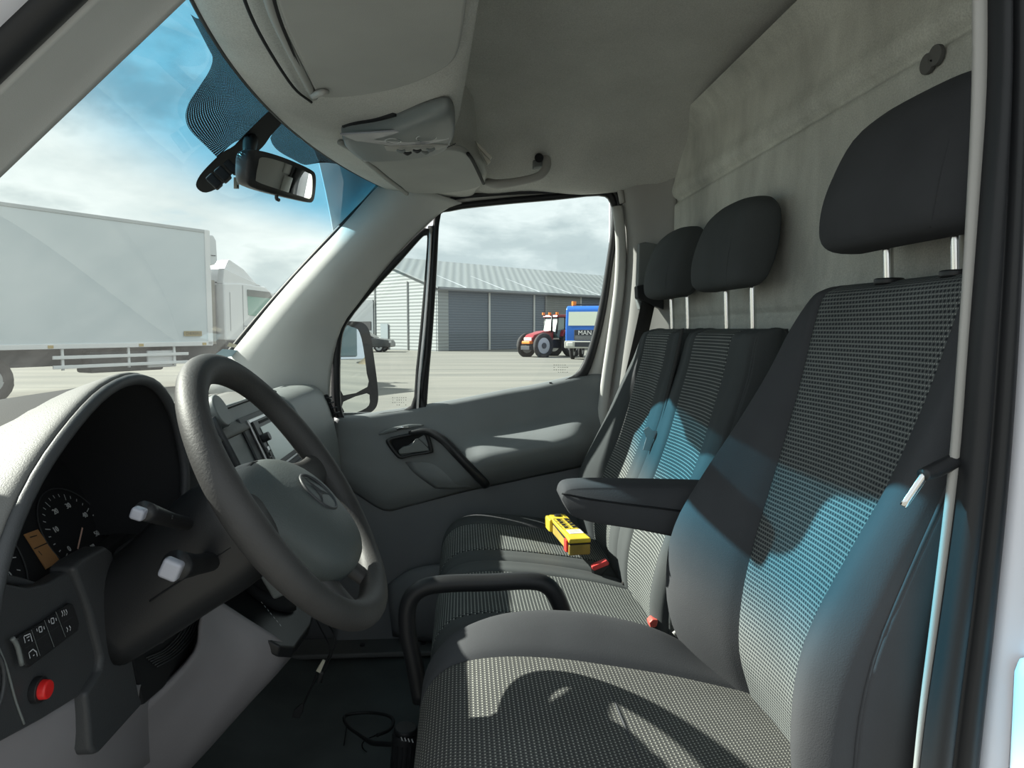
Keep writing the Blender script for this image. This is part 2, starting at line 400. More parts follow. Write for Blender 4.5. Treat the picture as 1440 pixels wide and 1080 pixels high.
# black ceramic border along the header and the right edge
tube('windscreen_gasket', [Vector(wpt(y, 0.0))+Vector((.005, 0, -.002)) for y in np.linspace(-.76, .76, 17)], .007, M['rubber'], ws, seg=8, ry=.004)
tube('windscreen_side_gasket', [Vector(wpt(.765, t))+Vector((.004, -.002, 0)) for t in np.linspace(0, 1, 9)], .009, M['rubber'], ws, seg=8, ry=.006)
# passenger A pillar trim
def apil(t):             # centre line of the glass edge, passenger side
    return Vector(wpt(.757, t))
Lp = [(548, 262), (522, 292), (485, 335), (440, 384), (398, 432), (362, 476), (330, 516), (300, 556)]
Rp = [(650, 286), (622, 298), (578, 338), (540, 380), (506, 424), (480, 462), (466, 520), (462, 600)]
G = []
for (a, b) in zip(Lp, Rp):
    l = Pw(a[0]-9, a[1]-5, y=.752); r = Pw(*b, y=.805)
    m1 = l.lerp(r, .30)+Vector((-.006, -.040, 0)); m2 = l.lerp(r, .58)+Vector((0, -.046, 0)); m3 = l.lerp(r, .88)+Vector((0, -.018, 0))
    G.append([l+Vector((-.012, .02, .01)), l, m1, m2, m3, r])
pr = struct(sheet('trim_3', G, M['pillar'], None, 3, 3, .004))
# seam at the pillar top
tube('pillar_trim_joint', [Pw(545, 268, y=.745), Pw(575, 277, y=.755), Pw(612, 279, y=.77), Pw(628, 284, y=.79)], .0018, M['rubber'], pr, seg=6)
# near (driver) A pillar: inner trim, seal, painted body, all out of the glass edge
def npl(t, y, dx=0, dz=0):
    a = Vector((-.205, 0, 1.997)); b = Vector((-1.05, 0, 1.195)); p = a.lerp(b, t); return Vector((p.x+dx, y, p.z+dz))
ts = np.linspace(-.5, 1, 9)
G = [[npl(t, -.615), npl(t, -.635, .004, .010), npl(t, -.675, .016, .022), npl(t, -.695, .030, .034)] for t in ts]
nl = struct(sheet('trim_4', G, M['pillar'], None, 2, 3, .01))
tube('door_seal', [npl(t, -.708, .036, .046) for t in ts], .017, M['rubber'], nl, seg=12)
G = [[npl(t, -.69, .040, .058), npl(t, -.735, .044, .060), npl(t, -.752, .050, .085), npl(t, -.765, .055, .16), npl(t, -.74, -.02, .22)] for t in ts]
struct(sheet('trim_5', G, M['paint'], None, 2, 3, .006))
# far B pillar trim between the passenger door and the bulkhead
G = []
for (a, b, c, d) in (((868, 262), (882, 226), (920, 220), (952, 190)), ((874, 300), (884, 262), (925, 240), (951, 235)), ((876, 360), (892, 345), (920, 335), (951, 330)), ((872, 430), (888, 425), (918, 420), (949, 420)), ((862, 500), (878, 500), (910, 500), (947, 500)), ((852, 580), (868, 580), (900, 580), (945, 600)), ((845, 680), (860, 680), (890, 680), (940, 700))):
    G.append([Pw(*a, y=.815), Pw(*b, y=.765), Pw(*c, y=.735), Pw(*d, y=.70)+Vector((0, 0, 0))])
bp_ = struct(sheet('trim_6', G, M['trim'], None, 4, 4, .004)); bp_.name = 'trim_6'
# cream body flange beside the door opening and its seal
fl = [(868, 290), (873, 340), (871, 400), (862, 470), (852, 540), (846, 600), (842, 660)]
tube('body_flange', [Pw(a, b, y=.790) for a, b in fl], .016, M['frame'], bp_, seg=10, ry=.010)
tube('door_seal', [Pw(a-5, b+2, y=.812) for a, b in fl], .003, M['rubber'], bp_, seg=8)
# header rail above the passenger door (headliner edge, body, seals)
hd = [(575, 300), (602, 288), (640, 274), (700, 268), (780, 264), (850, 261), (868, 268), (874, 290)]
sr = struct(tube('trim_7', [Pw(a+2, b-4, y=.792) for a, b in hd], .010, M['trim'], None, seg=8, ry=.014))
tube('header_seal', [Pw(a-2, b+4, y=.808) for a, b in hd], .007, M['rubber'], sr, seg=8)
# near B pillar: light inner strip, rubber seal, painted post
def nb(pts, y): return [Pw(a, b, y=y) for a, b in pts]
A_ = [(1366, -60), (1366, 120), (1358, 300), (1347, 480), (1333, 660), (1312, 840), (1292, 1000), (1280, 1120), (1268, 1240), (1254, 1380), (1238, 1540), (1218, 1740), (1196, 1960)]
B_ = [(1391, -60), (1390, 120), (1378, 300), (1364, 480), (1350, 660), (1327, 840), (1304, 1000), (1290, 1120), (1278, 1240), (1264, 1380), (1248, 1540), (1228, 1740), (1206, 1960)]
C_ = [(1428, -60), (1429, 120), (1427, 300), (1420, 480), (1408, 660), (1391, 840), (1374, 1000), (1362, 1120), (1350, 1240), (1336, 1380), (1320, 1540), (1300, 1740), (1278, 1960)]
G = [[a+Vector((.03, .03, 0)), a, a.lerp(b, .5)+Vector((-.002, -.004, 0)), b] for a, b in zip(nb(A_, -.70), nb(B_, -.705))]
n1_ = struct(sheet('trim_8', G, M['trim'], None, 4, 3, .004))
G = [[b+Vector((0, .01, 0)), b+Vector((.002, -.012, 0)), b.lerp(c, .35)+Vector((0, -.016, 0)), b.lerp(c, .5)+Vector((0, -.008, 0)), b.lerp(c, .65)+Vector((0, -.018, 0)), b.lerp(c, .92)+Vector((0, -.014, 0)), c+Vector((.002, .01, 0))] for b, c in zip(nb(B_, -.708), nb(C_, -.708))]
sheet('pillar_seal', G, M['rubber'], n1_, 4, 3, .003)
D_ = [(1500, -60), (1500, 120), (1498, 300), (1492, 480), (1484, 660), (1470, 840), (1455, 1000), (1445, 1120), (1435, 1240), (1423, 1380), (1410, 1540), (1393, 1740), (1375, 1960)]
G = [[c+Vector((0, .03, 0)), c+Vector((.004, -.004, 0)), c.lerp(d, .3)+Vector((0, -.014, 0)), c.lerp(d, .55)+Vector((0, -.02, 0)), d] for c, d in zip(nb(C_, -.712), nb(D_, -.725))]
struct(sheet('trim_9', G, M['paint'], None, 4, 4, .006))
# driver side roof edge above the opening (closes the cab above the camera side)
struct(sheet('wall_left', [[(x, -.66, 2.12), (x, -.74, 2.06), (x, -.76, 2.10), (x, -.76, 2.24)] for x in (-.26, 0, .3, .62)], M['paint'], None, 2, 2, .008))
# outer roof skin so no daylight leaks through
rf = struct(sheet('trim_10', [[(x, y, 2.27-.22*max(0, abs(y)-.6)/.24+(0 if x > -.2 else (x+.2)*.9)) for y in (-.82, -.7, -.5, 0, .5, .7, .84)] for x in (-.37, -.2, .1, .4, .66)], M['paint'], None, 2, 2, .006))
struct(box('wall_rear_skin', (.665, 0, 1.45), (.02, 1.66, 1.62), M['paint'], None, bv=0)).name = 'trim_11'
struct(prism('van_side_skin', [(.45, .87, .5), (.45, .87, 2.1), (.68, .87, 2.2), (.68, .87, .5)], (0, .01, 0), M['paint'], None, 0)).name = 'trim_12'
struct(box('under_floor', (-.3, .05, .64), (2.0, 1.6, .02), M['soft'], None, bv=0)).name = 'trim_13'
# outer body of the van around and behind the cab
struct(box('van_side', (2.55, -.82, 1.45), (4.10, .03, 2.0), M['paint'], None, bv=.01)).name = 'trim_16'
struct(box('van_side', (2.6, .90, 1.45), (3.8, .03, 2.0), M['paint'], None, bv=.01)).name = 'trim_17'
struct(box('van_roof', (2.65, .02, 2.46), (4.0, 1.70, .03), M['paint'], None, bv=.01)).name = 'trim_18'
struct(sheet('front_wing', [[(x, -.80-.04*math.sin(math.pi*t), z0+(z1-z0)*t) for t in (0, .3, .7, 1)] for x, z0, z1 in ((-.62, .45, 1.16), (-1.0, .95, 1.15), (-1.3, 1.0, 1.10), (-1.6, .95, 1.02), (-1.88, .5, .80))], M['paint'], None, 3, 3, .01)).name = 'trim_19'
struct(box('door_sill', (-.08, -.76, .62), (1.08, .10, .16), M['sill'], None, bv=.02)).name = 'trim_20'
struct(box('lower_pillar', (.55, -.76, 1.0), (.16, .06, .75), M['paint'], None, bv=.02)).name = 'trim_21'
# bonnet nose outside
struct(sheet('trim_14', [[(x, y, z) for y in (-.85, -.5, 0, .5, .85)] for x, z in ((-1.12, 1.20), (-1.25, 1.17), (-1.6, 1.02), (-1.85, .80), (-1.9, .5))], M['paint'], None, 2, 2, .01))

# =================== passenger door ===================
door = struct(empty('door_1', (0, .80, .72)))
Wl = [(618, 312), (632, 297), (700, 288), (780, 281), (842, 275), (858, 284), (861, 310), (853, 370), (843, 430), (831, 480), (815, 520), (795, 533), (770, 543), (690, 559), (600, 573), (603, 500), (609, 420)]
Wo = [(610, 304), (625, 290), (700, 280), (780, 273), (848, 266), (866, 275), (870, 312), (861, 372), (852, 434), (840, 486), (824, 530), (800, 546), (772, 556), (690, 572), (594, 590), (598, 500), (604, 420)]
win = [Pw(a, b, y=.82) for a, b in Wl]; wout = [Pw(a, b, y=.82) for a, b in Wo]
ring('window_seal', win, wout, M['rubber'], door, 3, .02)
Qi = [(598, 331), (601, 336), (598, 380), (592, 450), (585, 520), (578, 570), (540, 580), (492, 588), (481, 578), (478, 540), (480, 480), (490, 452), (520, 414), (560, 371), (590, 337)]
Qo = [(601, 322), (609, 330), (606, 380), (600, 450), (593, 520), (587, 585), (540, 594), (486, 600), (472, 590), (467, 540), (468, 470), (480, 442), (512, 404), (554, 360), (588, 326)]
qi = [Pw(a, b, y=.82) for a, b in Qi]; qo = [Pw(a, b, y=.82) for a, b in Qo]
ring('quarter_window_seal', qi, qo, M['rubber'], door, 3, .02)
# silver frame around both
Fo = [(560, 322), (600, 294), (640, 280), (700, 272), (780, 266), (852, 258), (878, 268), (880, 312), (874, 372), (868, 434), (860, 486), (852, 545), (800, 560), (772, 565), (690, 580), (600, 600), (540, 604), (486, 606), (460, 604), (455, 540), (458, 470), (470, 430), (506, 390), (534, 350)]
Fi = [(588, 330), (608, 308), (640, 288), (700, 280), (780, 273), (848, 266), (862, 280), (866, 312), (857, 372), (847, 434), (836, 486), (822, 530), (800, 546), (772, 556), (690, 572), (598, 590), (540, 590), (486, 596), (474, 590), (470, 540), (472, 470), (484, 440), (516, 402), (556, 358)]
ring('door_frame', [Pw(a, b, y=.828) for a, b in Fi], [Pw(a, b, y=.835) for a, b in Fo], M['frame'], door, 3, .022)
tube('window_divider', [Pw(606, 318, y=.815), Pw(603, 380, y=.815), Pw(597, 460, y=.815), Pw(590, 530, y=.815), Pw(586, 590, y=.815)], .0085, M['steel'], door, seg=10, ry=.006)
tube('divider_rubber', [Pw(612, 318, y=.822), Pw(609, 380, y=.822), Pw(604, 460, y=.822), Pw(598, 530, y=.822), Pw(594, 590, y=.822)], .011, M['rubber'], door, seg=10, ry=.008)
def pane(name, loop, parent, y):
    return mesh_obj(name, [(p[0], y, p[2]) for p in cr(loop, 3, True)], [list(range(len(loop)*3))], M['pane'], parent, False)
pane('window_glass', wout, door, .826); pane('quarter_glass', qo, door, .827)
# small printed etch marks in the glass corners
def etch(cx, cy, y, rows=4, cols=7, par=None, sx=4.6, sy=3.4):
    rnd = random.Random(int(cx)); bm = bmesh.new()
    for r in range(rows):
        for c in range(cols):
            if rnd.random() < .25: continue
            p = Pw(cx+(c-cols/2)*sx/1.5, cy+(r-rows/2)*sy, y=y)
            wd, h = .0025*rnd.uniform(.7, 1.4), .0016
            vs = [bm.verts.new(p+Vector((dx*wd, 0, dz*h))) for dx, dz in ((-.5, -.5), (.5, -.5), (.5, .5), (-.5, .5))]
            bm.faces.new(vs)
    return bm_obj('glass_etching', bm, M['black'], par)
etch(790, 520, .8235, par=door); etch(563, 566, .8235, par=door)
# door card: control rows
cx = [470, 500, 540, 575, 610, 645, 680, 715, 750, 785, 812, 832, 848]
top = [588, 587, 582, 577, 571, 565, 558, 551, 545, 537, 531, 529, 530]
bot = [676, 694, 718, 712, 703, 694, 686, 679, 671, 664, 658, 653, 648]
G = [[], [], [], [], [], [], [], [], []]
for i, c in enumerate(cx):
    t_, b_ = top[i], bot[i]; h = b_-t_
    bul = 1/(1+math.exp(-(c-655)/16)); rim = math.exp(-((c-640)/60)**2)
    end = 1-1/(1+math.exp(-(c-826)/9))
    ypro = [.822, .806, .800, .797-.012*rim, .792-.018*rim-.004*bul, .788-.010*rim-.050*bul*end, .784-.075*bul*end, .788-.045*bul*end, .806]
    fr = [-.035, .01, .10, .26, .40, .55, .70, .88, 1.0]
    for k in range(9): G[k].append(Pw(c, t_+h*fr[k], y=ypro[k]))
panel = sheet('door_panel', G, M['doorp'], door, 4, 4, .004, flip=False)
# lower card, darker
G = []
for f_ in (0, .12, .5, .9, 1.0):
    G.append([Pw(c, b_-6+(905-b_)*f_*1.02, y=.812-.012*math.sin(math.pi*min(1, f_*1.2))) for c, b_ in zip(cx, bot)])
lowp = sheet('lower_door_panel', G, M['doorl'], door, 3, 4, .004)
# door pocket bulge low on the card
G = [[Pw(a, b, y=y_) for a, b, y_ in r] for r in (
    [(545, 822, .80), (580, 800, .80), (640, 792, .80), (720, 790, .80), (800, 790, .80)],
    [(545, 828, .77), (580, 806, .74), (640, 797, .735), (720, 795, .735), (800, 795, .735)],
    [(548, 860, .765), (580, 860, .735), (640, 860, .73), (720, 860, .73), (800, 860, .73)],
    [(552, 895, .80), (580, 900, .775), (640, 905, .77), (720, 905, .77), (800, 905, .77)])]
sheet('door_pocket', G, M['doorl'], door, 3, 3, .004)
# handle bezel, release lever and pull handle
bz = [(543, 622), (548, 616), (575, 610), (598, 607), (604, 613), (609, 632), (606, 637), (580, 641), (564, 645), (556, 640)]
bo = [Pw(a, b, y=.772) for a, b in bz]; cen = sum(bo, Vector())/len(bo)
bi = [cen+(p-cen)*.80 for p in bo]
ring('handle_bezel', bi, bo, M['black'], door, 3, .010)
mesh_obj('handle_recess', [Vector((p.x, .788, p.z)) for p in bo], [list(range(len(bo)))], M['soft'], door, False)
prism('door_handle', [Pw(a, b, y=.770) for a, b in ((560, 634), (566, 629), (578, 626), (584, 618), (588, 617), (597, 625), (604, 632), (603, 634), (580, 637), (562, 639))], (0, .014, 0), M['fascia'], door, .003, 3)
tube('pull_handle', [Pw(575, 609, y=.770), Pw(600, 607, y=.762), Pw(622, 618, y=.748), Pw(640, 636, y=.738), Pw(658, 655, y=.735), Pw(680, 678, y=.745), Pw(684, 684, y=.765)], [.006, .011, .013, .0135, .0135, .014, .012], M['black'], door, seg=14, ry=[.004, .006, .009, .012, .012, .010, .006])
# window switch pod
tube('switch_pod', [Pw(533, 611, y=.788), Pw(550, 605, y=.782), Pw(575, 600, y=.780), Pw(596, 598, y=.783)], [.002, .007, .007, .002], M['fascia'], door, seg=12, ry=[.002, .004, .004, .002])
tube('window_switch', [Pw(558, 604, y=.778), Pw(566, 601, y=.774), Pw(575, 601, y=.778)], [.003, .005, .003], M['chrome'], door, seg=8)
p = Pw(774, 543, y=.812); cyl('lock_pin', p-Vector((0, 0, .01)), p+Vector((0, 0, .012)), .004, M['black'], door)
p = Pw(829, 545, y=.806); cyl('panel_plug', p, p-Vector((0, .003, 0)), .012, M['doorp'], door, seg=24)
# scoop recess under the handle
G = [[Pw(a, b, y=y_) for a, b, y_ in r] for r in (
    [(570, 650, .785), (600, 645, .783), (630, 642, .782)], [(580, 663, .782), (606, 660, .776), (640, 655, .776)], [(596, 676, .782), (625, 676, .772), (652, 670, .774)], [(612, 687, .785), (640, 688, .783), (662, 686, .783)])]
sheet('handle_scoop', G, M['doorp'], door, 3, 3, .002)
# end of door edge: black tube standing in for the shadow in the gap
tube('door_edge_shadow', [Pw(a, b, y=.81) for a, b in ((850, 528), (847, 560), (840, 620), (832, 690), (828, 760))], .006, M['rubber'], door, seg=8)
# =================== seats ===================
def strip_back(prefix, yc, hw, prof, mats, parent, wi, bol, depth, split=None, far=1, near=1, near_side=None):
    """backrest: prof = [(z, x_front, half_width, insert_half, bolster_forward, side_depth)] bottom to top"""
    nw = .90 if near_side is not None else 1.0
    cols = {'insert': [], 'bf': [], 'bn': [], 'sf': [], 'sn': []}
    for (z, x, W, wi_, b, dp) in prof:
        cols['insert'].append([(x+.004, yc-wi_, z), (x-.001, yc-wi_*.94, z), (x+.004, yc-wi_*.5, z), (x+.006, yc, z), (x+.004, yc+wi_*.5, z), (x-.001, yc+wi_*.94, z), (x+.004, yc+wi_, z)])
        for k, s in (('bf', 1), ('bn', -1)):
            bb = b*(far if s > 0 else near); W0 = W; W = W*(nw if s < 0 else 1)
            row = [(x+.004, yc+s*wi_, z), (x-.004-bb*.25, yc+s*(wi_+(W-wi_)*.14), z), (x-bb*.85, yc+s*(wi_+(W-wi_)*.50), z), (x-bb, yc+s*(wi_+(W-wi_)*.78), z), (x-bb*.78+.006, yc+s*(wi_+(W-wi_)*.96), z), (x-bb*.6+.016, yc+s*W, z)]
            cols[k].append(row); W = W0
        for k, s in (('sf', 1), ('sn', -1)):
            bb = b*(far if s > 0 else near); x0 = x-bb*.6+.016
            if s < 0 and near_side is not None:
                e_ = near_side(z)
                cols[k].append([(x0, yc-W*nw, z), (x0+.004, yc-W*nw-.003, z), (x0+e_*.5, yc-W*nw-.004, z), (x0+e_*.9, yc-W*nw+.004, z), (x0+e_, yc-W*nw+.02, z), (x0+e_-.004, yc-W*nw+.06, z)]); continue
            cols[k].append([(x0, yc+s*W, z), (x0+.004, yc+s*(W+.003), z), (x0+(x+dp-x0)*.5, yc+s*(W+.006), z), (x+dp-.012, yc+s*(W-.002), z), (x+dp, yc+s*(W-.02), z), (x+dp+.004, yc, z)])
    for k in cols:
        r = cols[k]; z, x = prof[-1][0], prof[-1][1]
        tops = []
        # roll the top edge back over
        for (dx, dz, sc) in ((.016, .013, .985), (.038, .019, .965), (.062, .013, .95), (.078, -.010, .94)):
            tops.append([(max(p[0], x-.004)+dx if k not in ('sf', 'sn') else p[0]+(x+.080-p[0])*min(1, dx/.078), yc+(p[1]-yc)*sc, p[2]+dz) for p in r[-1]])
        r += tops
    o1 = sheet('backrest_insert', cols['insert'], mats['ins'], parent, 4, 3, 0)
    o2 = sheet('backrest_bolster', cols['bf'], mats['bol'], parent, 4, 4, 0); o3 = sheet('backrest_bolster', cols['bn'], mats['bol'], parent, 4, 4, 0)
    o4 = sheet('backrest_side', cols['sf'], mats['bol'], parent, 4, 3, 0); o5 = sheet('backrest_side', cols['sn'], mats['bol'], parent, 4, 3, 0)
    for k, src in (('bf', o2), ('bn', o3)):
        e_ = cr([r[-1] for r in cols[k]], 3); tube('piping', [p for p in e_[::3]], .0022, mats['bol'], src, seg=6, n=3)
    return cols
def headrest(yc, xc, z0, z1, hw, parent, mat, thick=.09, lean=.10, post_z=1.67, px_=.55, spacing=.066, label_posts=True):
    """rounded padded block, front face leaning back, on two chrome posts"""
    G = []; H = z1-z0
    for k, t in enumerate((0, .03, .12, .35, .6, .82, .94, .99, 1.0)):
        z = z0+H*t
        wv = hw*{0: .78, .03: .90, .12: .98, .35: 1.0, .6: .985, .82: .92, .94: .78, .99: .60, 1.0: .40}[t]
        th = thick*{0: .40, .03: .62, .12: .85, .35: 1.0, .6: .95, .82: .78, .94: .5, .99: .3, 1.0: .12}[t]
        x0 = xc+lean*(t-.5)*H*1.2
        row = []
        for a in range(20):
            an = 2*math.pi*a/20; c, s = math.cos(an), math.sin(an)
            ex = .55
            yy = yc+wv*math.copysign(abs(c)**ex, c); xx = x0+th*.5*math.copysign(abs(s)**ex, s)+.012*(abs(c)**2)
            row.append((xx, yy, z))
        G.append(row)
    o = sheet('headrest', G, mat, parent, 3, 2, 0, closed_v=True, caps=True)
    # seam around the side panel
    for s in (-1, 1):
        pts = []
        for t, wv, th in ((.03, .86, .62), (.12, .97, .85), (.35, 1.0, 1.0), (.6, .96, .95), (.82, .82, .78), (.94, .62, .5)):
            x0 = xc+lean*(t-.5)*H*1.2
            pts.append((x0-thick*th*.5*.80, yc+s*hw*wv*.80, z0+H*t))
        # follow the superellipse near its corner
        pts = [(p[0]+.0035, p[1], p[2]) for p in pts]
        tube('seam', pts, .0016, mat, o, seg=6)
    for s in (-1, 1):
        cyl('headrest_post', (px_+.004, yc+s*spacing, post_z-.03), (px_-.002, yc+s*spacing, z0+.03), .0062, M['chrome'], parent, seg=20)
        cyl('post_guide', (px_+.003, yc+s*spacing, post_z-.014), (px_+.003, yc+s*spacing, post_z-.006), .018, M['black'], parent, seg=24, bv=.002)
    return o
def cushion(yc, W, wi_, prof, z_bot, mats, parent, far=1, near=1, seam_x=None):
    """seat cushion: prof = [(x, z_top, half_width, bolster_up)] front to back; front rows roll down"""
    ins, bf, bn, sf, sn = [], [], [], [], []
    for (x, z, Wk, wk, b) in prof:
        ins.append([(x, yc-wk, z-.003), (x, yc-wk*.94, z+.003), (x, yc-wk*.5, z+.001), (x, yc, z), (x, yc+wk*.5, z+.001), (x, yc+wk*.94, z+.003), (x, yc+wk, z-.003)])
        for lst, s, m in ((bf, 1, far), (bn, -1, near)):
            bb = b*m
            lst.append([(x, yc+s*wk, z-.003), (x, yc+s*(wk+(Wk-wk)*.14), z+.003+bb*.25), (x, yc+s*(wk+(Wk-wk)*.45), z+bb*.85), (x, yc+s*(wk+(Wk-wk)*.72), z+bb), (x, yc+s*(wk+(Wk-wk)*.94), z+bb*.55-.008), (x, yc+s*Wk, z+bb*.2-.03)])
        for lst, s, m in ((sf, 1, far), (sn, -1, near)):
            bb = b*m
            lst.append([(x, yc+s*Wk, z+bb*.2-.03), (x, yc+s*(Wk+.004), z-.05), (x, yc+s*Wk, min(z-.07, z_bot+.03)), (x, yc+s*(Wk-.02), min(z-.075, z_bot))])
    a = sheet('cushion_insert', ins, mats.get('insc', mats['ins']), parent, 4, 3, 0, flip=True)
    b1 = sheet('cushion_bolster', bf, mats['bol'], parent, 4, 4, 0); b2 = sheet('cushion_bolster', bn, mats['bol'], parent, 4, 4, 0)
    sheet('cushion_side', sf, mats['bol'], b1, 4, 3, 0); sheet('cushion_side', sn, mats['bol'], b2, 4, 3, 0)
    if seam_x is not None:
        zz = np.interp(seam_x, [p[0] for p in prof], [p[1] for p in prof])
        tube('seam', [(seam_x, yc-wi_, zz), (seam_x, yc, zz+.0008), (seam_x, yc+wi_, zz-.001)], .0016, mats['bol'], a, seg=6)
# ---- driver seat ----
seat = tag(empty('driver_seat', (.22, -.455, .70)), 'large black driver seat nearest the camera with pale dotted weave insert and inboard armrest', 'seat')
DM = dict(ins=M['ins'], insc=M['insc'], bol=M['cb'])
# (z, x, W, wi, bolster forward, depth)
DP = [(1.02, .440, .215, .130, .030, .09), (1.10, .425, .235, .132, .052, .10), (1.18, .402, .255, .128, .070, .11), (1.26, .402, .262, .124, .080, .115), (1.34, .416, .262, .122, .082, .115), (1.42, .440, .255, .126, .064, .115), (1.50, .466, .245, .134, .040, .11), (1.58, .490, .232, .142, .020, .10), (1.65, .508, .216, .148, .008, .09), (1.695, .522, .196, .150, .000, .08)]
strip_back('d', -.445, .25, DP, DM, seat, .14, .07, .1, near_side=lambda z: float(np.interp(z, [1.02, 1.15, 1.28, 1.40, 1.50, 1.60, 1.70], [.06, .085, .085, .060, .040, .030, .030])))
sheet('back_shell', [[(x+.075, -.645+.03*(z > 1.6), z), (x+.078, -.62, z), (x+.10, -.59, z), (x+.12, -.445, z)] for z, x in ((.95, .45), (1.1, .425), (1.26, .402), (1.42, .44), (1.58, .49), (1.68, .515))], M['soft'], seat, 3, 3, .004)
headrest(-.470, .540, 1.752, 1.932, .150, seat, M['cb'], thick=.115, lean=.22, post_z=1.722, spacing=.064)
# cushion (x, z, W, wi, bolster)
DC = [(-.060, 1.02, .225, .150, .0), (-.066, 1.07, .235, .155, .004), (-.060, 1.11, .242, .158, .008), (-.040, 1.140, .250, .160, .012), (-.005, 1.160, .255, .160, .022), (.06, 1.168, .258, .158, .036), (.14, 1.164, .260, .154, .044), (.22, 1.152, .258, .150, .046), (.30, 1.138, .250, .146, .040), (.37, 1.122, .240, .142, .022), (.44, 1.104, .230, .140, .004)]
cushion(-.445, .25, .15, DC, 1.02, DM, seat, seam_x=.20)
box('seat_base', (.20, -.445, .87), (.42, .42, .32), M['black'], seat, bv=.02)
box('seat_shell', (.20, -.445, 1.04), (.46, .44, .05), M['black'], seat, bv=.015)
# side valance of the driver seat on the door side
sheet('side_valance', [[(x, -.655-.012*math.sin(math.pi*t), 1.00+.16*t-(.02 if x < 0 else 0)) for t in (0, .3, .7, 1)] for x in (-.02, .1, .25, .40)], M['black'], seat, 3, 3, .006)
# armrest on the inboard side, folded down
arm = tag(empty('x', (.40, -.13, 1.37)), None); arm.name = 'armrest'; arm.parent = seat
arm.location = (.40-.22, -.13+.455, 1.37-.70)
Aol = [(783, 690), (786, 680), (796, 674), (830, 672), (900, 673), (985, 675), (1030, 680), (1030, 757), (985, 755), (935, 746), (880, 735), (830, 727), (800, 717), (790, 705)]
def arm_loft(name, sel, mat, par, y0, y1):
    return None
rows = []
for yy, sc in ((-.108, .84), (-.115, .94), (-.125, 1.0), (-.155, 1.0), (-.168, .94), (-.175, .84)):
    pts = [Pw(a, b, y=-.125) for a, b in Aol]; c = sum(pts, Vector())/len(pts)
    rows.append([(c.x+(p.x-c.x)*(1-(1-sc)*.12), yy, c.z+(p.z-c.z)*sc) for p in pts])
arm_o = sheet('armrest_pad', rows, M['cb'], arm, 3, 3, 0, closed_v=True, caps=True)
tube('armrest_seam', [Pw(a, b, y=-.176)+Vector((0, 0, 0)) for a, b in ((790, 694), (830, 702), (880, 709), (930, 715), (975, 721))], .0016, M['soft'], arm_o, seg=6)
# release lever with chrome tip on the door side
tube('recline_lever', [Pw(1345, 647, y=-.70), Pw(1318, 660, y=-.705), Pw(1297, 668, y=-.71)], [.007, .007, .0055], M['black'], seat, seg=12)
tube('recline_lever_tip', [Pw(1300, 668, y=-.71), Pw(1292, 680, y=-.71), Pw(1270, 712, y=-.71)], [.004, .0042, .0036], M['chrome'], seat, seg=10, ry=[.0022]*3)
# ---- passenger bench ----
bench = tag(empty('passenger_bench', (.2, .285, .70)), 'grey double passenger bench with two headrests beyond the driver seat', 'seat')
BM = dict(ins=M['insb'], bol=M['cbr'])
for yc, far_, near_ in ((.098, .25, .8), (.500, 1.3, .25)):
    BP = [(1.00, .385, .20, .108, .010, .10), (1.08, .362, .200, .108, .022, .10), (1.16, .362, .202, .108, .034, .10), (1.25, .384, .203, .108, .040, .10), (1.33, .416, .203, .108, .036, .10), (1.42, .447, .202, .108, .026, .10), (1.50, .468, .198, .108, .016, .10), (1.57, .487, .190, .106, .006, .09), (1.632, .500, .176, .104, .0, .08)]
    strip_back('b', yc, .2, BP, BM, bench, .11, .03, .1, far=far_, near=near_)
for yc, hw in ((.088, .126), (.478, .122)):
    headrest(yc, .532, 1.728, 1.900, hw, bench, M['cbr'], thick=.105, lean=.18, post_z=1.655, spacing=.067)
BC = [(-.050, .94, .19, .105, 0), (-.062, 1.00, .195, .11, 0), (-.060, 1.05, .20, .112, .001), (-.045, 1.090, .202, .114, .003), (-.012, 1.116, .204, .114, .006), (.05, 1.124, .204, .114, .010), (.13, 1.118, .204, .113, .012), (.22, 1.106, .203, .112, .012), (.30, 1.092, .200, .110, .008), (.38, 1.072, .196, .108, .002)]
cushion(.098, .2, .11, BC, .98, BM, bench, far=.3, near=1.2, seam_x=.17)
cushion(.500, .2, .11, [(a, b-.006, c, d, e_) for a, b, c, d, e_ in BC], .98, BM, bench, far=1.2, near=.3, seam_x=None)
sheet('cushion_bridge', [[(x, .27, z-.010), (x, .292, z-.002), (x, .315, z-.014)] for x, z in ((-.052, 1.0), (-.05, 1.05), (-.03, 1.09), (.02, 1.112), (.12, 1.112), (.19, 1.10))], M['cbr'], bench, 3, 3, .01)
box('seat_base', (.19, .29, .86), (.36, .74, .28), M['black'], bench, bv=.02)
box('seat_shell', (.18, .29, 1.00), (.42, .78, .06), M['soft'], bench, bv=.015)
# little pull cord on the middle backrest
tube('release_loop', [Pw(957, 613, y=.19)+Vector((-.01, 0, 0)), Pw(966, 605, y=.18)+Vector((-.02, 0, 0)), Pw(978, 598, y=.15)+Vector((-.015, 0, 0)), Pw(988, 597, y=.12), Pw(1000, 601, y=.09)], .0035, M['strap'], bench, seg=8)
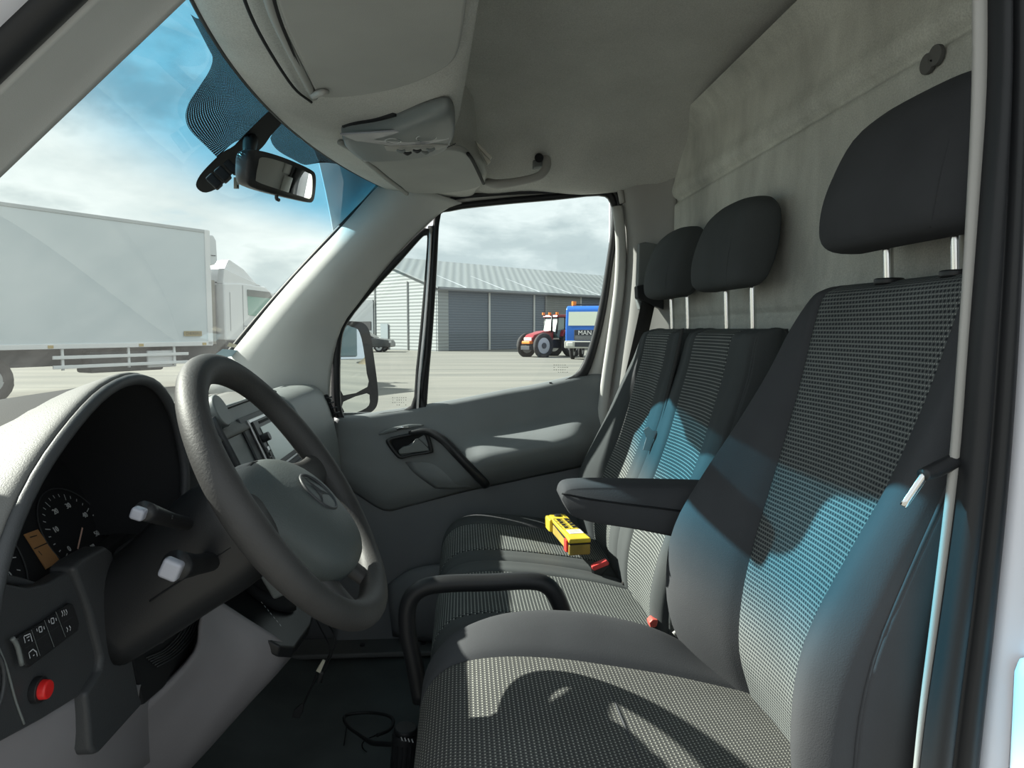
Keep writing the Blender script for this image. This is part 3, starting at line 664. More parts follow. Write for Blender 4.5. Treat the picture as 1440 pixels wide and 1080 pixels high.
# padded black guard bar beside the bench
gb = tag(tube('guard_bar', [Pw(592, 985, y=-.10), Pw(582, 930, y=-.10), Pw(573, 885, y=-.10), Pw(575, 848, y=-.10), Pw(592, 828, y=-.10), Pw(625, 821, y=-.10), Pw(690, 819, y=-.10), Pw(745, 817, y=-.10), Pw(770, 824, y=-.10), Pw(785, 845, y=-.10), Pw(796, 880, y=-.10), Pw(806, 930, y=-.10)], .0150, M['rubber'], None, seg=16), 'black padded tubular loop bar between driver seat and bench', 'bar')
gb2 = tube('bar_foot', [Pw(592, 975, y=-.10), Pw(600, 1040, y=-.10), Pw(606, 1100, y=-.10), Pw(612, 1180, y=-.10)], .006, M['black'], gb, seg=10)
# outer belt on the B pillar: anchor housing and webbing; inner belt over the bench with its tongue
hb = tag(empty('passenger_seat_belt', (.5, .70, 1.68)), 'dark seat belt and height adjuster on the far door pillar', 'seat belt')
prism('adjuster_cover', [Pw(a, b, y=.70) for a, b in ((899, 342), (908, 340), (930, 344), (932, 430), (900, 436), (896, 420))], (0, .03, 0), M['fascia'], hb, .004)
prism('belt_guide', [Pw(a, b, y=.685) for a, b in ((895, 402), (905, 400), (934, 412), (934, 436), (896, 420))], (0, .03, 0), M['black'], hb, .004)
def belt(name, pts, wd, mat, par, th=.0012, n=5, sides=None):
    P = cr([tuple(p) for p in pts], n); G = []
    for i in range(len(P)):
        t = Vector(P[min(i+1, len(P)-1)]-P[max(i-1, 0)]).normalized()
        s = Vector(sides) if sides else Vector((0, 1, 0)); s = (s-t*s.dot(t)).normalized()
        G.append([Vector(P[i])-s*wd/2, Vector(P[i]), Vector(P[i])+s*wd/2])
    return sheet(name, G, mat, par, 1, 1, th)
belt('webbing', [Pw(912, 425, y=.69), Pw(902, 470, y=.70), Pw(888, 530, y=.72), Pw(872, 590, y=.74), Pw(862, 650, y=.75)], .045, M['strap'], hb, sides=(1, .3, 0))
ib = tag(empty('middle_seat_belt', (.45, .30, 1.6)), 'grey lap and shoulder belt with silver tongue hanging down the middle backrest', 'seat belt')
def on_back(px, py, y, lift=.016): 
    p = Pw(px, py, y=y); return p+Vector((-lift*0, 0, 0))
belt('webbing', [Pw(960, 462, y=.285), Pw(952, 500, y=.285), Pw(940, 550, y=.287), Pw(929, 590, y=.29), Pw(922, 612, y=.29), Pw(915, 640, y=.285), Pw(905, 680, y=.28), Pw(893, 740, y=.27), Pw(880, 800, y=.25), Pw(874, 822, y=.24)], .045, M['strap'], ib, sides=(.15, 1, 0))
tg = prism('belt_tongue', [Pw(a, b, y=.272) for a, b in ((905, 604), (912, 600), (918, 606), (926, 606), (931, 600), (934, 604), (926, 614), (919, 617), (915, 634), (904, 633), (909, 615))], (.0, .003, 0), M['steel'], ib, .001)
# buckles
bk = tag(empty('seat_belt_buckle', (.3, .27, 1.08)), 'black buckle with red push button between the two bench cushions', 'buckle', 'bench belt buckles')
prism('buckle_body', [Pw(a, b, y=.262) for a, b in ((833, 800), (856, 790), (858, 796), (842, 816), (838, 822))], (0, .03, 0), M['black'], bk, .003)
prism('release_button', [Pw(a, b, y=.258) for a, b in ((832, 797), (853, 788), (857, 792), (856, 795), (836, 803), (833, 801))], (0, .018, 0), base_mat('red button', (.62, .05, .05), .4), bk, .002)
b2 = tag(empty('seat_belt_buckle', (.36, -.10, 1.05)), 'buckle with red button and pale strap wedged beside the driver seat cushion', 'buckle', 'bench belt buckles')
prism('release_button', [Pw(a, b, y=-.10) for a, b in ((913, 876), (918, 871), (926, 872), (924, 882), (915, 884))], (0, .02, 0), base_mat('faded red button', (.55, .10, .08), .4), b2, .002)
tube('buckle_stalk', [Pw(948, 893, y=-.12), Pw(958, 886, y=-.12), Pw(972, 880, y=-.12), Pw(985, 876, y=-.12)], .006, M['frame'], b2, seg=8, ry=.003)
# =================== dashboard ===================
def Ppl(px, py, P0, n):
    """where a measured direction meets the plane through P0 with normal n"""
    d = RM @ Vector(((px-720)/F, -(py-540)/F, -1.0)); n = Vector(n)
    return CAM + d*((Vector(P0)-CAM).dot(n)/d.dot(n))
dash = tag(empty('dashboard', (-.45, 0, 1.2)), 'dark grey van dashboard with hooded instruments below the windscreen', 'dashboard')
# top skin from the windscreen foot to the rear lip
G = []
for y in np.linspace(-.78, .80, 15):
    s = (y+.01)/.80
    G.append([(-1.25+.30*s*s, y*1.02, 1.33), (-1.05+.22*s*s, y, 1.40), (-.80+.06*s*s, y, 1.458), (-.66, y, 1.474)])
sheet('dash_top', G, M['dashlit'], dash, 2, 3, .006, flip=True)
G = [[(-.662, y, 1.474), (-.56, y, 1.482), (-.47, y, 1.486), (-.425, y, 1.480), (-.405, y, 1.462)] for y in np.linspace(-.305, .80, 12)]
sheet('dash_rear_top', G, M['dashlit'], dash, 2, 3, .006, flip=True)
# hood over the instruments
def arch(xr, yc, hw, z0, zt, n=15):
    r = []
    for i in range(n):
        a = math.pi*i/(n-1); c, s = math.cos(a), math.sin(a)
        yy = yc-hw*math.copysign(abs(c)**.80, c); zz = z0+(zt-z0)*abs(s)**.72
        xs = xr if not callable(xr) else xr(abs(s))
        r.append((xs, yy, zz))
    return r
AP = [(-.745, 1.385), (-.735, 1.425), (-.706, 1.475), (-.656, 1.522), (-.585, 1.563), (-.515, 1.590), (-.445, 1.598), (-.388, 1.585), (-.345, 1.550), (-.323, 1.500), (-.320, 1.455), (-.338, 1.41), (-.352, 1.385)]
def arch2(x, sy, sz, dy=0, dz=0):
    return [(x-.012*math.sin(math.pi*i/12), -.50+(y+.50)*sy+dy, 1.385+(z-1.385)*sz+dz) for i, (y, z) in enumerate(AP)]
G = [arch2(-.374, .982, .982), arch2(-.372, .992, .992), arch2(-.375, 1.01, 1.010), arch2(-.39, 1.03, .995), arch2(-.45, 1.07, .89), arch2(-.55, 1.12, .75), arch2(-.66, 1.17, .58), arch2(-.78, 1.22, .40)]
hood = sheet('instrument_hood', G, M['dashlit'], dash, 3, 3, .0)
G = [arch2(-.374, .982, .982), arch2(-.43, .93, .93), arch2(-.50, .90, .88), arch2(-.58, .86, .82)]
tube('hood_lip', [(x_, y_, z_) for x_, y_, z_ in arch2(-.368, .975, .972)], .0065, M['dash'], dash, seg=8, n=3)
sheet('hood_lining', G, M['soft'], dash, 3, 3, 0)
# instrument cluster: raked face
CP0 = Vector((-.462, -.48, 1.372)); CU = Vector((0, 1, 0)); CV = Vector((-.50, 0, .866)); CN = CU.cross(CV)
def on_c(px, py, lift=.001): return Ppl(px, py, CP0+CN*lift*(1 if CN.x > 0 else -1), CN)
sg = 1 if CN.x > 0 else -1
face = [CP0+CU*u+CV*v for u, v in ((-.19, -.012), (.175, -.012), (.18, .06), (.165, .13), (.10, .17), (-.10, .17), (-.18, .13), (-.19, .05))]
clu = prism('instrument_cluster', face, CN*(-.01*sg), M['soft'], dash, .002)
white = base_mat('dial print', (.55, .57, .58), .6); redm = base_mat('dial red', (.6, .06, .04), .6)
amber = base_mat('display amber', (.42, .22, .09), .35)
lcd = prism('trip_display', [on_c(a, b) for a, b in ((33, 752), (52, 745), (83, 789), (64, 801))], CN*(.0012*sg), amber, clu, 0)
def quad_stroke(name, segs, wd, mat, par, N_, lift):
    bm = bmesh.new()
    for a, b in segs:
        a = Vector(a); b = Vector(b); t = (b-a).normalized(); s = t.cross(Vector(N_)).normalized()*wd/2
        vs = [bm.verts.new(q+Vector(N_)*lift) for q in (a-s, b-s, b+s, a+s)]; bm.faces.new(vs)
    return bm_obj(name, bm, mat, par)
CNs = CN*sg
tcn = on_c(107, 747); 
def dial(cen, R, a0, a1, nmaj, nmin, labels, name):
    segs = []
    for i in range((nmaj-1)*nmin+1):
        a = math.radians(a0+(a1-a0)*i/((nmaj-1)*nmin)); maj = i % nmin == 0
        d = CU*math.cos(a)+CV*math.sin(a); segs.append((cen+d*R*(.84 if maj else .92), cen+d*R))
    quad_stroke(name, segs, .0012, white, clu, CNs, .0008)
    for i, s in enumerate(labels):
        if not s: continue
        a = math.radians(a0+(a1-a0)*i/(nmaj-1)); d = CU*math.cos(a)+CV*math.sin(a)
        text('dial_number', s, R*.19, cen+d*R*.68+CNs*.001, CU, CV, white, clu)
dial(tcn, .052, 205, -25, 6, 4, ['0', '10', '20', '30', '40', '50'], 'rev_scale')
quad_stroke('rev_red_mark', [(tcn+(CU*math.cos(a)+CV*math.sin(a))*.047, tcn+(CU*math.cos(a)+CV*math.sin(a))*.053) for a in (math.radians(-8), math.radians(-15), math.radians(-22))], .0016, redm, clu, CNs, .0012)
quad_stroke('rev_needle', [(tcn+CU*.010, tcn-CU*.022-CV*.020)], .0022, base_mat('needle', (.75, .5, .4), .5), clu, CNs, .003)
text('dial_caption', '1/min x100', .006, tcn-CV*.026+CNs*.001, CU, CV, white, clu)
scn = on_c(-42, 792); dial(scn, .060, 225, -45, 10, 2, ['0', '20', '40', '60', '80', '100', '120', '140', '160', '180'], 'speed_scale')
for c_, R in ((tcn, .060), (scn, .068)):
    tube('dial_ring', [c_+(CU*math.cos(a)+CV*math.sin(a))*R+CNs*.001 for a in np.linspace(0, 2*math.pi, 17)[:-1]], .0008, M['dash'], clu, seg=6, closed=True, n=3)
quad_stroke('display_digits', [(on_c(40, 757), on_c(50, 754)), (on_c(52, 776), on_c(57, 782)), (on_c(46, 773), on_c(66, 764))], .0012, M['black'], lcd, CNs, .002)
# lower rail beneath the cluster
tube('cluster_rail', [Pw(0, 812, x=-.445), Pw(28, 818, x=-.44), Pw(50, 824, x=-.44), Pw(70, 818, x=-.44), Pw(110, 797, x=-.44), Pw(160, 768, x=-.44), Pw(215, 728, x=-.44), Pw(250, 700, x=-.44)], .004, M['dash'], dash, seg=8)
# switch panel left of the column
def px_poly(pts, x): return [Pw(a, b, x=x) for a, b in pts]
pn = prism('switch_panel', px_poly([(-60, 815), (0, 818), (40, 826), (70, 820), (102, 800), (128, 865), (142, 925), (140, 940), (118, 976), (60, 1012), (-60, 1078)], -.42), (-.02, 0, 0), M['dash'], dash, .004)
tube('panel_joint', px_poly([(-5, 905), (8, 935), (22, 985), (34, 1018)], -.419), .0012, M['fascia'], pn, seg=6)
bank = prism('switch_bank', px_poly([(17, 898), (24, 893), (60, 872), (92, 848), (97, 850), (106, 876), (104, 887), (36, 938), (30, 936)], -.418), (.005, 0, 0), M['black'], pn, .002)
tube('bank_rim', px_poly([(17, 897), (24, 908), (31, 935)], -.412), .0022, M['fascia'], bank, seg=8)
icol = base_mat('switch icon', (.50, .52, .55), .6)
for k, (a, b) in enumerate((((44, 886), (56, 922)), ((62, 872), (76, 910)), ((78, 860), (92, 896)))):
    quad_stroke('switch_gap', [(Pw(*a, x=-.4125), Pw(*b, x=-.4125))], .0009, M['fascia'], bank, (1, 0, 0), .0002)
quad_stroke('switch_gap', [(Pw(35, 912, x=-.4125), Pw(102, 867, x=-.4125))], .0007, M['dash'], bank, (1, 0, 0), .0002)
def icon(cxp, cyp, segs, sc=1.0, wd=.0011):
    quad_stroke('switch_icon', [(Pw(cxp+a*sc, cyp+b*sc, x=-.4122), Pw(cxp+c*sc, cyp+d*sc, x=-.4122)) for a, b, c, d in segs], wd, icol, bank, (1, 0, 0), .0003)
icon(39, 898, [(-6, -3, 3, -7), (3, -7, 6, 4), (-6, -3, -4, 6), (-2, -1, 2, -3), (0, 3, 2, 2)]); icon(46, 920, [(-6, -2, 0, -7), (0, -7, 5, -3), (-6, -2, -4, 6), (5, -3, 6, 3), (0, 2, 2, 1)])
icon(56, 885, [(-5, -1, -4, 3), (-2, -3, -1, 4), (-2, -3, 2, -4), (2, -4, 3, 3), (-1, 4, 3, 3), (5, -4, 6, 0)]); icon(73, 873, [(-5, -1, -4, 3), (-2, -3, -1, 4), (-2, -3, 2, -4), (2, -4, 3, 3), (-1, 4, 3, 3), (5, -4, 6, 0)])
icon(89, 863, [(-3, -4, -1, 0), (-1, 0, -2, 4), (0, -5, 2, -1), (2, -1, 1, 3), (3, -6, 5, -2), (5, -2, 4, 2)]); icon(97, 884, [(-4, -2, -2, 1), (-2, 1, -3, 5), (0, -4, 2, -1), (2, -1, 1, 3)])
rb = Pw(49, 970, x=-.42); cyl('button_collar', rb, rb+Vector((.007, 0, 0)), .0125, M['black'], pn); cyl('red_button', rb+Vector((.004, 0, 0)), rb+Vector((.014, 0, 0)), .0098, base_mat('red plastic', (.70, .02, .02), .35), pn, r1=.009, bv=.002)
vc = Pw(-30, 975, x=-.418); tube('vent_ring', [vc+Vector((0, math.cos(a)*.034, math.sin(a)*.036)) for a in np.linspace(0, 2*math.pi, 13)[:-1]], .002, M['dash'], pn, seg=8, closed=True, n=3)
# upright trim blade left of the column
prism('column_trim', px_poly([(104, 799), (118, 786), (150, 768), (160, 775), (178, 880), (197, 975), (203, 990), (142, 1058), (134, 1062), (128, 1052), (124, 1000), (121, 976), (142, 942), (144, 925), (128, 862)], -.412), (-.03, 0, 0), M['dash'], dash, .006, 3)
prism('column_recess', px_poly([(150, 770), (262, 690), (300, 700), (300, 850), (284, 880), (270, 920), (230, 968), (203, 992)], -.435), (-.02, 0, 0), M['soft'], dash, .004)
# column boot plate with ribs beneath the steering column
prism('column_boot', px_poly([(173, 790), (185, 770), (215, 748), (262, 735), (300, 760), (310, 800), (270, 862), (232, 905), (205, 912), (193, 905), (182, 860)], -.405), (-.02, 0, 0), M['dash'], dash, .006, 3)
for k in range(6):
    tube('recess_rib', px_poly([(206+k*3, 925+k*2.5), (232+k*3.5, 913+k*1.5), (255+k*3.4, 888+k*1.5), (268+k*3, 862+k*1.5)], -.432), .0012, M['dash'], dash, seg=6, n=4)
# lilac grey lower panel and knee bolster wrapping over to the gear console
G = [[Pw(a, b, x=x_) for a, b, x_ in r] for r in (
    [(-80, 1060, -.425), (30, 1020, -.425), (118, 972, -.425), (170, 975, -.43), (225, 945, -.44), (268, 900, -.445), (282, 850, -.44)],
    [(-80, 1090, -.43), (40, 1060, -.43), (130, 1040, -.43), (200, 1010, -.45), (250, 965, -.46), (280, 920, -.46), (292, 870, -.45)],
    [(-80, 1150, -.44), (50, 1140, -.44), (150, 1110, -.45), (225, 1060, -.48), (262, 1010, -.49), (288, 960, -.49), (300, 900, -.47)])]
sheet('lower_dash_panel', G, M['kick'], dash, 4, 4, .006)
G = [[Pw(a, b, y=y_) for a, b, y_ in r] for r in (
    [(296, 846, -.16), (310, 846, -.145), (345, 868, -.135), (385, 893, -.12), (408, 908, -.09), (424, 902, -.02), (436, 886, .06)],
    [(283, 872, -.18), (300, 872, -.165), (335, 890, -.15), (372, 912, -.135), (400, 925, -.10), (412, 920, -.02), (420, 912, .06)],
    [(276, 915, -.21), (300, 915, -.185), (332, 928, -.16), (362, 940, -.14), (384, 950, -.10), (392, 945, -.02), (396, 938, .06)],
    [(232, 968, -.27), (264, 975, -.22), (300, 982, -.18), (325, 992, -.15), (342, 998, -.10), (348, 990, -.02), (352, 982, .06)],
    [(168, 1022, -.33), (210, 1040, -.26), (250, 1050, -.20), (272, 1060, -.16), (284, 1064, -.10), (288, 1055, -.02), (292, 1045, .06)],
    [(90, 1100, -.38), (140, 1120, -.30), (185, 1130, -.22), (205, 1135, -.16), (216, 1135, -.10), (222, 1130, -.02), (228, 1120, .06)])]
sheet('console_cover', G, M['kick'], dash, 4, 4, .008)
# gear console top plate, boot and pale printed gate marks
plate = [(-.425, -.135, 1.205), (-.405, -.15, 1.196), (-.305, -.125, 1.122), (-.288, -.10, 1.108), (-.282, 0, 1.104), (-.290, .09, 1.108), (-.42, .12, 1.205)]
cp = prism('gear_console_plate', plate, (-.006, 0, -.02), M['black'], dash, .004)
G = [[(-.36+.05*s*math.cos(a), .01+.05*s*math.sin(a), 1.165+h-.035*s*math.cos(a)) for a in np.linspace(0, 2*math.pi, 13)[:-1]] for s, h in ((1, 0), (.92, .02), (.80, .022), (.70, .05), (.5, .06), (.32, .10), (.22, .13))]
sheet('gear_boot', G, M['soft'], cp, 2, 2, 0, closed_v=True, caps=True)
quad_stroke('gate_marks', [(Pw(366+k*4.3, 849+k*5.2, y=-.085)+Vector((0, 0, .001)), Pw(368+k*4.3, 852+k*5.2, y=-.085)+Vector((0, 0, .001))) for k in range(7)], .0016, white, cp, (.59, 0, .81), .003)
# centre stack
SP0 = Vector((-.42, .2, 1.47)); SU = Vector((0, 1, 0)); SV = Vector((-.40, 0, .917)).normalized(); SN = SU.cross(SV)
if SN.x < 0: SN = -SN
def st(u, v, l=0.0): return SP0+SU*(u-.2)+SV*v+SN*l       # u is the lateral position in the van
prism('centre_fascia', [st(-.10, .045), st(.40, .045), st(.40, -.10), st(.36, -.30), st(-.08, -.30), st(-.12, -.10)], -SN*.03, M['fascia'], dash, .006, 3)
prism('stack_surround', [st(.055, .012, .0), st(.325, .012, .0), st(.325, -.125, .0), st(.055, -.125, .0)], SN*.006, M['dash'], dash, .004)
for (u0, u1) in ((-.118, -.085),):
    prism('centre_vent', [st(u0, -.035), st(u1, -.035), st(u1, -.18), st(u0, -.18)], SN*.004, M['soft'], dash, .002)
    for k in range(5):
        v = -.05-.028*k; box('vent_slat', st((u0+u1)/2, v, .006), (.003, .030, .012), M['black'], dash, bv=.001)
tube('stack_trim_line', [st(-.09, .035, .003), st(.05, .037, .003), st(.20, .038, .003), st(.38, .038, .003)], .002, M['soft'], dash, seg=6)
tube('vent_blade', [st(-.070, .03, .006), st(-.066, -.06, .008), st(-.060, -.15, .006)], .009, M['dash'], dash, seg=10, ry=.005)
cap = Pw(316, 575, x=-.415); cc = tag(cyl('round_cap', cap-SN*.020, cap-SN*.004, .030, M['fascia'], None, bv=.003), 'round grey puck stuck on the dash left of the radio', 'holder')
# radio
ra = tag(empty('car_radio', st(.19, -.055, .006)), 'double height car radio with pale glaring screen seen through the steering wheel', 'radio')
prism('radio_frame', [st(.085, .002, .006), st(.295, .002, .006), st(.295, -.112, .006), st(.085, -.112, .006)], SN*.006, M['steel'], ra, .002)
prism('radio_body', [st(.092, -.004, .012), st(.289, -.004, .012), st(.289, -.106, .012), st(.092, -.106, .012)], SN*.004, M['black'], ra, .002)
prism('radio_screen', [st(.116, -.020, .0165), st(.272, -.020, .0165), st(.272, -.096, .0165), st(.116, -.096, .0165)], SN*.0012, base_mat('pale screen glare', (.58, .66, .62), .18, 0, .9), ra, .001)  # glare on the screen is put into its pale base colour
prism('disc_slot', [st(.125, -.008, .0162), st(.265, -.008, .0162), st(.265, -.0135, .0162), st(.125, -.0135, .0162)], SN*.0006, M['soft'], ra, 0)
cyl('volume_knob', st(.105, -.042, .016), st(.105, -.042, .030), .0085, M['black'], ra)
for k in range(4): prism('radio_button', [st(.098, -.060-.011*k, .0162), st(.110, -.060-.011*k, .0162), st(.110, -.068-.011*k, .0162), st(.098, -.068-.011*k, .0162)], SN*.002, M['steel'] if k == 0 else M['black'], ra, .0006)
# passenger side fascia rolling down from the top, with end vent and glovebox joints
G = []
for y in (.36, .42, .50, .60, .68, .735, .76, .775):
    e_ = max(0, (y-.72)/.055)
    G.append([(-.50, y, 1.487), (-.44+0*e_, y, 1.490-.004*e_), (-.405-.012*e_, y, 1.478-.004*e_), (-.385-.014*e_, y, 1.445), (-.368-.014*e_, y, 1.39), (-.356-.012*e_, y, 1.32), (-.350-.012*e_, y, 1.25), (-.352-.012*e_, y, 1.17), (-.39, y, 1.08), (-.47, y, 1.02)])
pf = sheet('passenger_fascia', G, M['fascia'], dash, 3, 4, .006, flip=False)
box('fascia_end', (-.52, .786, 1.27), (.28, .012, .36), M['dash'], pf, bv=.004)
tube('fascia_joint', [(-.376, .42, 1.418), (-.377, .50, 1.418), (-.377, .60, 1.418), (-.378, .69, 1.418)], .0018, M['soft'], pf, seg=6)
tube('fascia_joint', [(-.402, .705, 1.478), (-.375, .705, 1.42), (-.358, .705, 1.34), (-.348, .705, 1.25), (-.350, .705, 1.17)], .0014, M['soft'], pf, seg=6)
ev = prism('end_vent', [Pw(a, b, y=.765)+Vector((.01, -.03, 0)) for a, b in ((452, 555), (459, 553), (471, 583), (464, 588))], (-.004, .006, 0), M['soft'], pf, .002)
for k in range(4):
    a = Pw(452.5+k*3.4, 560+k*7.2, y=.732)+Vector((.012, 0, 0)); b = Pw(461+k*3.4, 558+k*7.2, y=.732)+Vector((.012, 0, 0))
    tube('vent_slat', [a, b], .0022, M['dash'], ev, seg=6, smooth_path=False)
# ---------------- steering column and stalks ----------------
WC = Pw(406, 689, y=-.412); TL = math.radians(33)
wu = Vector((0, 1, 0)); wv = Vector((-math.sin(TL), 0, math.cos(TL))); wn = Vector((math.cos(TL), 0, math.sin(TL)))
def wp(u, v, l=0.0): return WC+wu*u+wv*v+wn*l
G = []
for l, a, b, o_ in ((-.045, .050, .052, 0), (-.055, .066, .066, 0), (-.10, .070, .070, -.003), (-.15, .070, .066, -.006), (-.20, .066, .062, -.01), (-.27, .06, .06, -.01)):
    G.append([wp(math.copysign(abs(math.cos(t))**.7, math.cos(t))*a, math.copysign(abs(math.sin(t))**.7, math.sin(t))*b+o_, l) for t in np.linspace(0, 2*math.pi, 17)[:-1]])
col_ = sheet('column_shroud', G, M['black'], dash, 3, 2, 0, closed_v=True, caps=True)
tube('shroud_joint', [wp(-.067, -.015, -.07), wp(-.0715, -.015, -.12), wp(-.069, -.016, -.18)], .001, M['soft'], col_, seg=6)
# lower stalk: squared pale end facing the door
e0 = Pw(240, 801, y=-.575)
tube('column_stalk', [wp(-.05, -.02, -.10), e0.lerp(wp(-.05, -.02, -.10), .5), e0+Vector((0, .012, 0))], [.011, .0115, .016], M['black'], col_, seg=14)
box('stalk_end', e0+Vector((0, .002, 0)), (.020, .014, .021), base_mat('pale plastic', (.34, .35, .40), .25, 0, .6), col_, rot=(0, math.radians(25), 0), bv=.004, seg=3)
# upper stalk: short, with curved lever
e1 = Pw(195, 722, y=-.60)
tube('column_stalk', [wp(-.045, .03, -.10), e1.lerp(wp(-.045, .03, -.10), .55), e1+Vector((0, .010, 0))], [.008, .008, .010], M['black'], col_, seg=12)
box('stalk_end', e1, (.013, .012, .012), base_mat('pale plastic end', (.30, .31, .36), .3, 0, .6), col_, rot=(0, math.radians(20), 0), bv=.003, seg=3)
tube('stalk_finger', [Pw(199, 713, y=-.585), Pw(207, 714, y=-.57), Pw(210, 724, y=-.56), Pw(220, 734, y=-.55), Pw(233, 733, y=-.54), Pw(243, 727, y=-.54)], [.0035, .004, .0035, .003, .0028, .002], M['black'], col_, seg=10)
# ---------------- steering wheel ----------------
sw = tag(empty('steering_wheel', WC), 'worn black four spoke steering wheel with star emblem in front of the driver seat', 'steering wheel')
RR = .177
rim = tube('rim', [wp(RR*math.cos(a), RR*math.sin(a), .004) for a in np.linspace(0, 2*math.pi, 33)[:-1]], [.0178+.0012*math.cos(4*a) for a in np.linspace(0, 2*math.pi, 33)[:-1]], M['wheel'], sw, seg=20, closed=True, n=4)
def spoke(pts, name='spoke'):
    """pts: (u, v, half height, half thickness, lift)"""
    P = [(u, v, h, t, l) for u, v, h, t, l in pts]; G = []
    for i, (u, v, h, t, l) in enumerate(P):
        j = min(i+1, len(P)-1); k = max(i-1, 0)
        d = Vector((P[j][0]-P[k][0], P[j][1]-P[k][1])).normalized(); s = Vector((-d.y, d.x))
        G.append([wp(u+s.x*h*math.copysign(abs(math.cos(a))**.8, math.cos(a)), v+s.y*h*math.copysign(abs(math.cos(a))**.8, math.cos(a)), l+t*math.sin(a)) for a in np.linspace(0, 2*math.pi, 15)[:-1]])
    return sheet(name, G, M['wheel'], sw, 4, 2, 0, closed_v=True, caps=True)
for s in (-1, 1):
    spoke([(s*.06, -.008, .042, .020, -.020), (s*.10, -.008, .034, .016, -.016), (s*.135, -.006, .024, .012, -.008), (s*.165, -.004, .024, .012, 0), (s*.186, -.002, .040, .012, .004)])
    spoke([(s*.030, -.070, .028, .018, -.020), (s*.044, -.110, .020, .013, -.014), (s*.052, -.145, .014, .010, -.006), (s*.060, -.176, .024, .010, .004)])
po = [(-.106, .006), (-.086, .036), (-.048, .052), (0, .057), (.048, .052), (.086, .036), (.106, .006), (.108, -.028), (.092, -.062), (.074, -.098), (.042, -.122), (0, -.128), (-.042, -.122), (-.074, -.098), (-.092, -.062), (-.108, -.028)]
G = []
for s_, l in ((.80, -.030), (.97, -.026), (1.0, -.016), (.975, -.004), (.90, .008), (.72, .020), (.48, .028), (.22, .032), (.02, .033)):
    G.append([wp(u*s_, (v+.035)*s_-.035, l-.22*((v+.035)*s_)) for u, v in po])
pad = sheet('airbag_cover', G, M['pad'], sw, 2, 3, 0, closed_v=True, caps=True)
G = [[wp(math.cos(a)*r_*.84, math.sin(a)*r_*.95-.028, l) for a in np.linspace(0, 2*math.pi, 21)[:-1]] for r_, l in ((.085, -.015), (.092, -.035), (.088, -.055), (.060, -.062))]
sheet('hub_cover', G, M['black'], sw, 3, 2, 0, closed_v=True, caps=True)
def wq_(u, v, l): return wp(u, v, l-.22*(v+.035)+.0075)
em = tube('star_emblem', [wq_(.0285*math.cos(a), .0285*math.sin(a)-.022, .0245) for a in np.linspace(0, 2*math.pi, 17)[:-1]], .0020, M['dash'], pad, seg=8, closed=True, n=3)
bm = bmesh.new(); c_ = bm.verts.new(wq_(0, -.022, .0285)); R_ = []
for k in range(3):
    a = math.radians(90+120*k); R_.append((bm.verts.new(wq_(.027*math.cos(a), .027*math.sin(a)-.022, .0252)), bm.verts.new(wq_(.0058*math.cos(a+math.pi/3), .0058*math.sin(a+math.pi/3)-.022, .0252))))
for k in range(3):
    bm.faces.new([c_, R_[k][0], R_[k][1]]); bm.faces.new([c_, R_[k][1], R_[(k+1) % 3][0]])
bm_obj('emblem_star', bm, M['dash'], em)
# =================== overhead fittings, mirrors, loose things ===================
def Pwind(px, py, off=.006):
    """where a measured direction meets the inside of the windscreen"""
    d = RM @ Vector(((px-720)/F, -(py-540)/F, -1.0)); t = .3
    while t < 6:
        p = CAM+d*t; tt = (2.056-p.z)/.836; s = (p.y+.01)/.8
        xs = hdrx(p.y)-.004+((-1.24+.3*s*s)-(hdrx(p.y)-.004))*max(0, tt)
        if p.x-off*1.6 < xs-.02*0 - .035*math.sin(math.pi*min(1, max(0, tt)))*1.15*0: break
        t += .002
    return p
def visor(name, outline, z, label, th=.016, rodpts=None, clip=None):
    v = tag(empty(name, Pw(*outline[0], z=z)), label, 'sun visor')
    prism('visor_panel', [Pw(a, b, z=z) for a, b in cr(outline, 4, True)], (0, 0, th), M['visor'], v, .005, 3)
    return v
dv = visor('sun_visor', [(372, -60), (388, 0), (402, 40), (424, 88), (443, 128), (456, 138), (500, 136), (560, 125), (612, 105), (640, 84), (650, 50), (657, 0), (664, -60)], 2.006, 'large grey sun visor folded flat above the driver')
tube('visor_rod', [Pw(365, -60, z=2.010), Pw(378, 0, z=2.010), Pw(398, 50, z=2.010), Pw(442, 136, z=2.008)], .006, M['visor'], dv, seg=10)
tube('visor_clip', [Pw(440, 134, z=2.004), Pw(452, 130, z=2.000), Pw(460, 129, z=2.004)], [.006, .005, .004], M['trim'], dv, seg=10)
tube('visor_recess_edge', [Pw(332, -60, z=2.022), Pw(344, 0, z=2.022), Pw(372, 60, z=2.021), Pw(412, 122, z=2.020), Pw(438, 144, z=2.020)], .0022, M['soft'], dv, seg=6)
tube('visor_recess_edge', [Pw(380, -20, z=2.008), Pw(392, 24, z=2.008), Pw(410, 70, z=2.007), Pw(436, 126, z=2.006)], .0025, M['soft'], dv, seg=6)
pv = visor('sun_visor', [(512, 221), (535, 240), (560, 260), (580, 272), (636, 271), (677, 261), (672, 240), (662, 222), (646, 213), (617, 211), (563, 219)], 2.016, 'smaller grey sun visor folded up above the passenger door', .014)
tube('visor_rod', [Pw(478, 200, z=2.018), Pw(500, 214, z=2.018), Pw(540, 248, z=2.018), Pw(572, 272, z=2.020)], .006, M['visor'], pv, seg=10)
tube('visor_clip', [Pw(513, 224, z=2.012), Pw(522, 224, z=2.008), Pw(530, 225, z=2.012)], [.005, .005, .004], M['trim'], pv, seg=8)
tube('visor_end_gap', [Pw(658, 216, z=2.016), Pw(666, 228, z=2.016), Pw(680, 258, z=2.018)], .004, M['soft'], pv, seg=8)
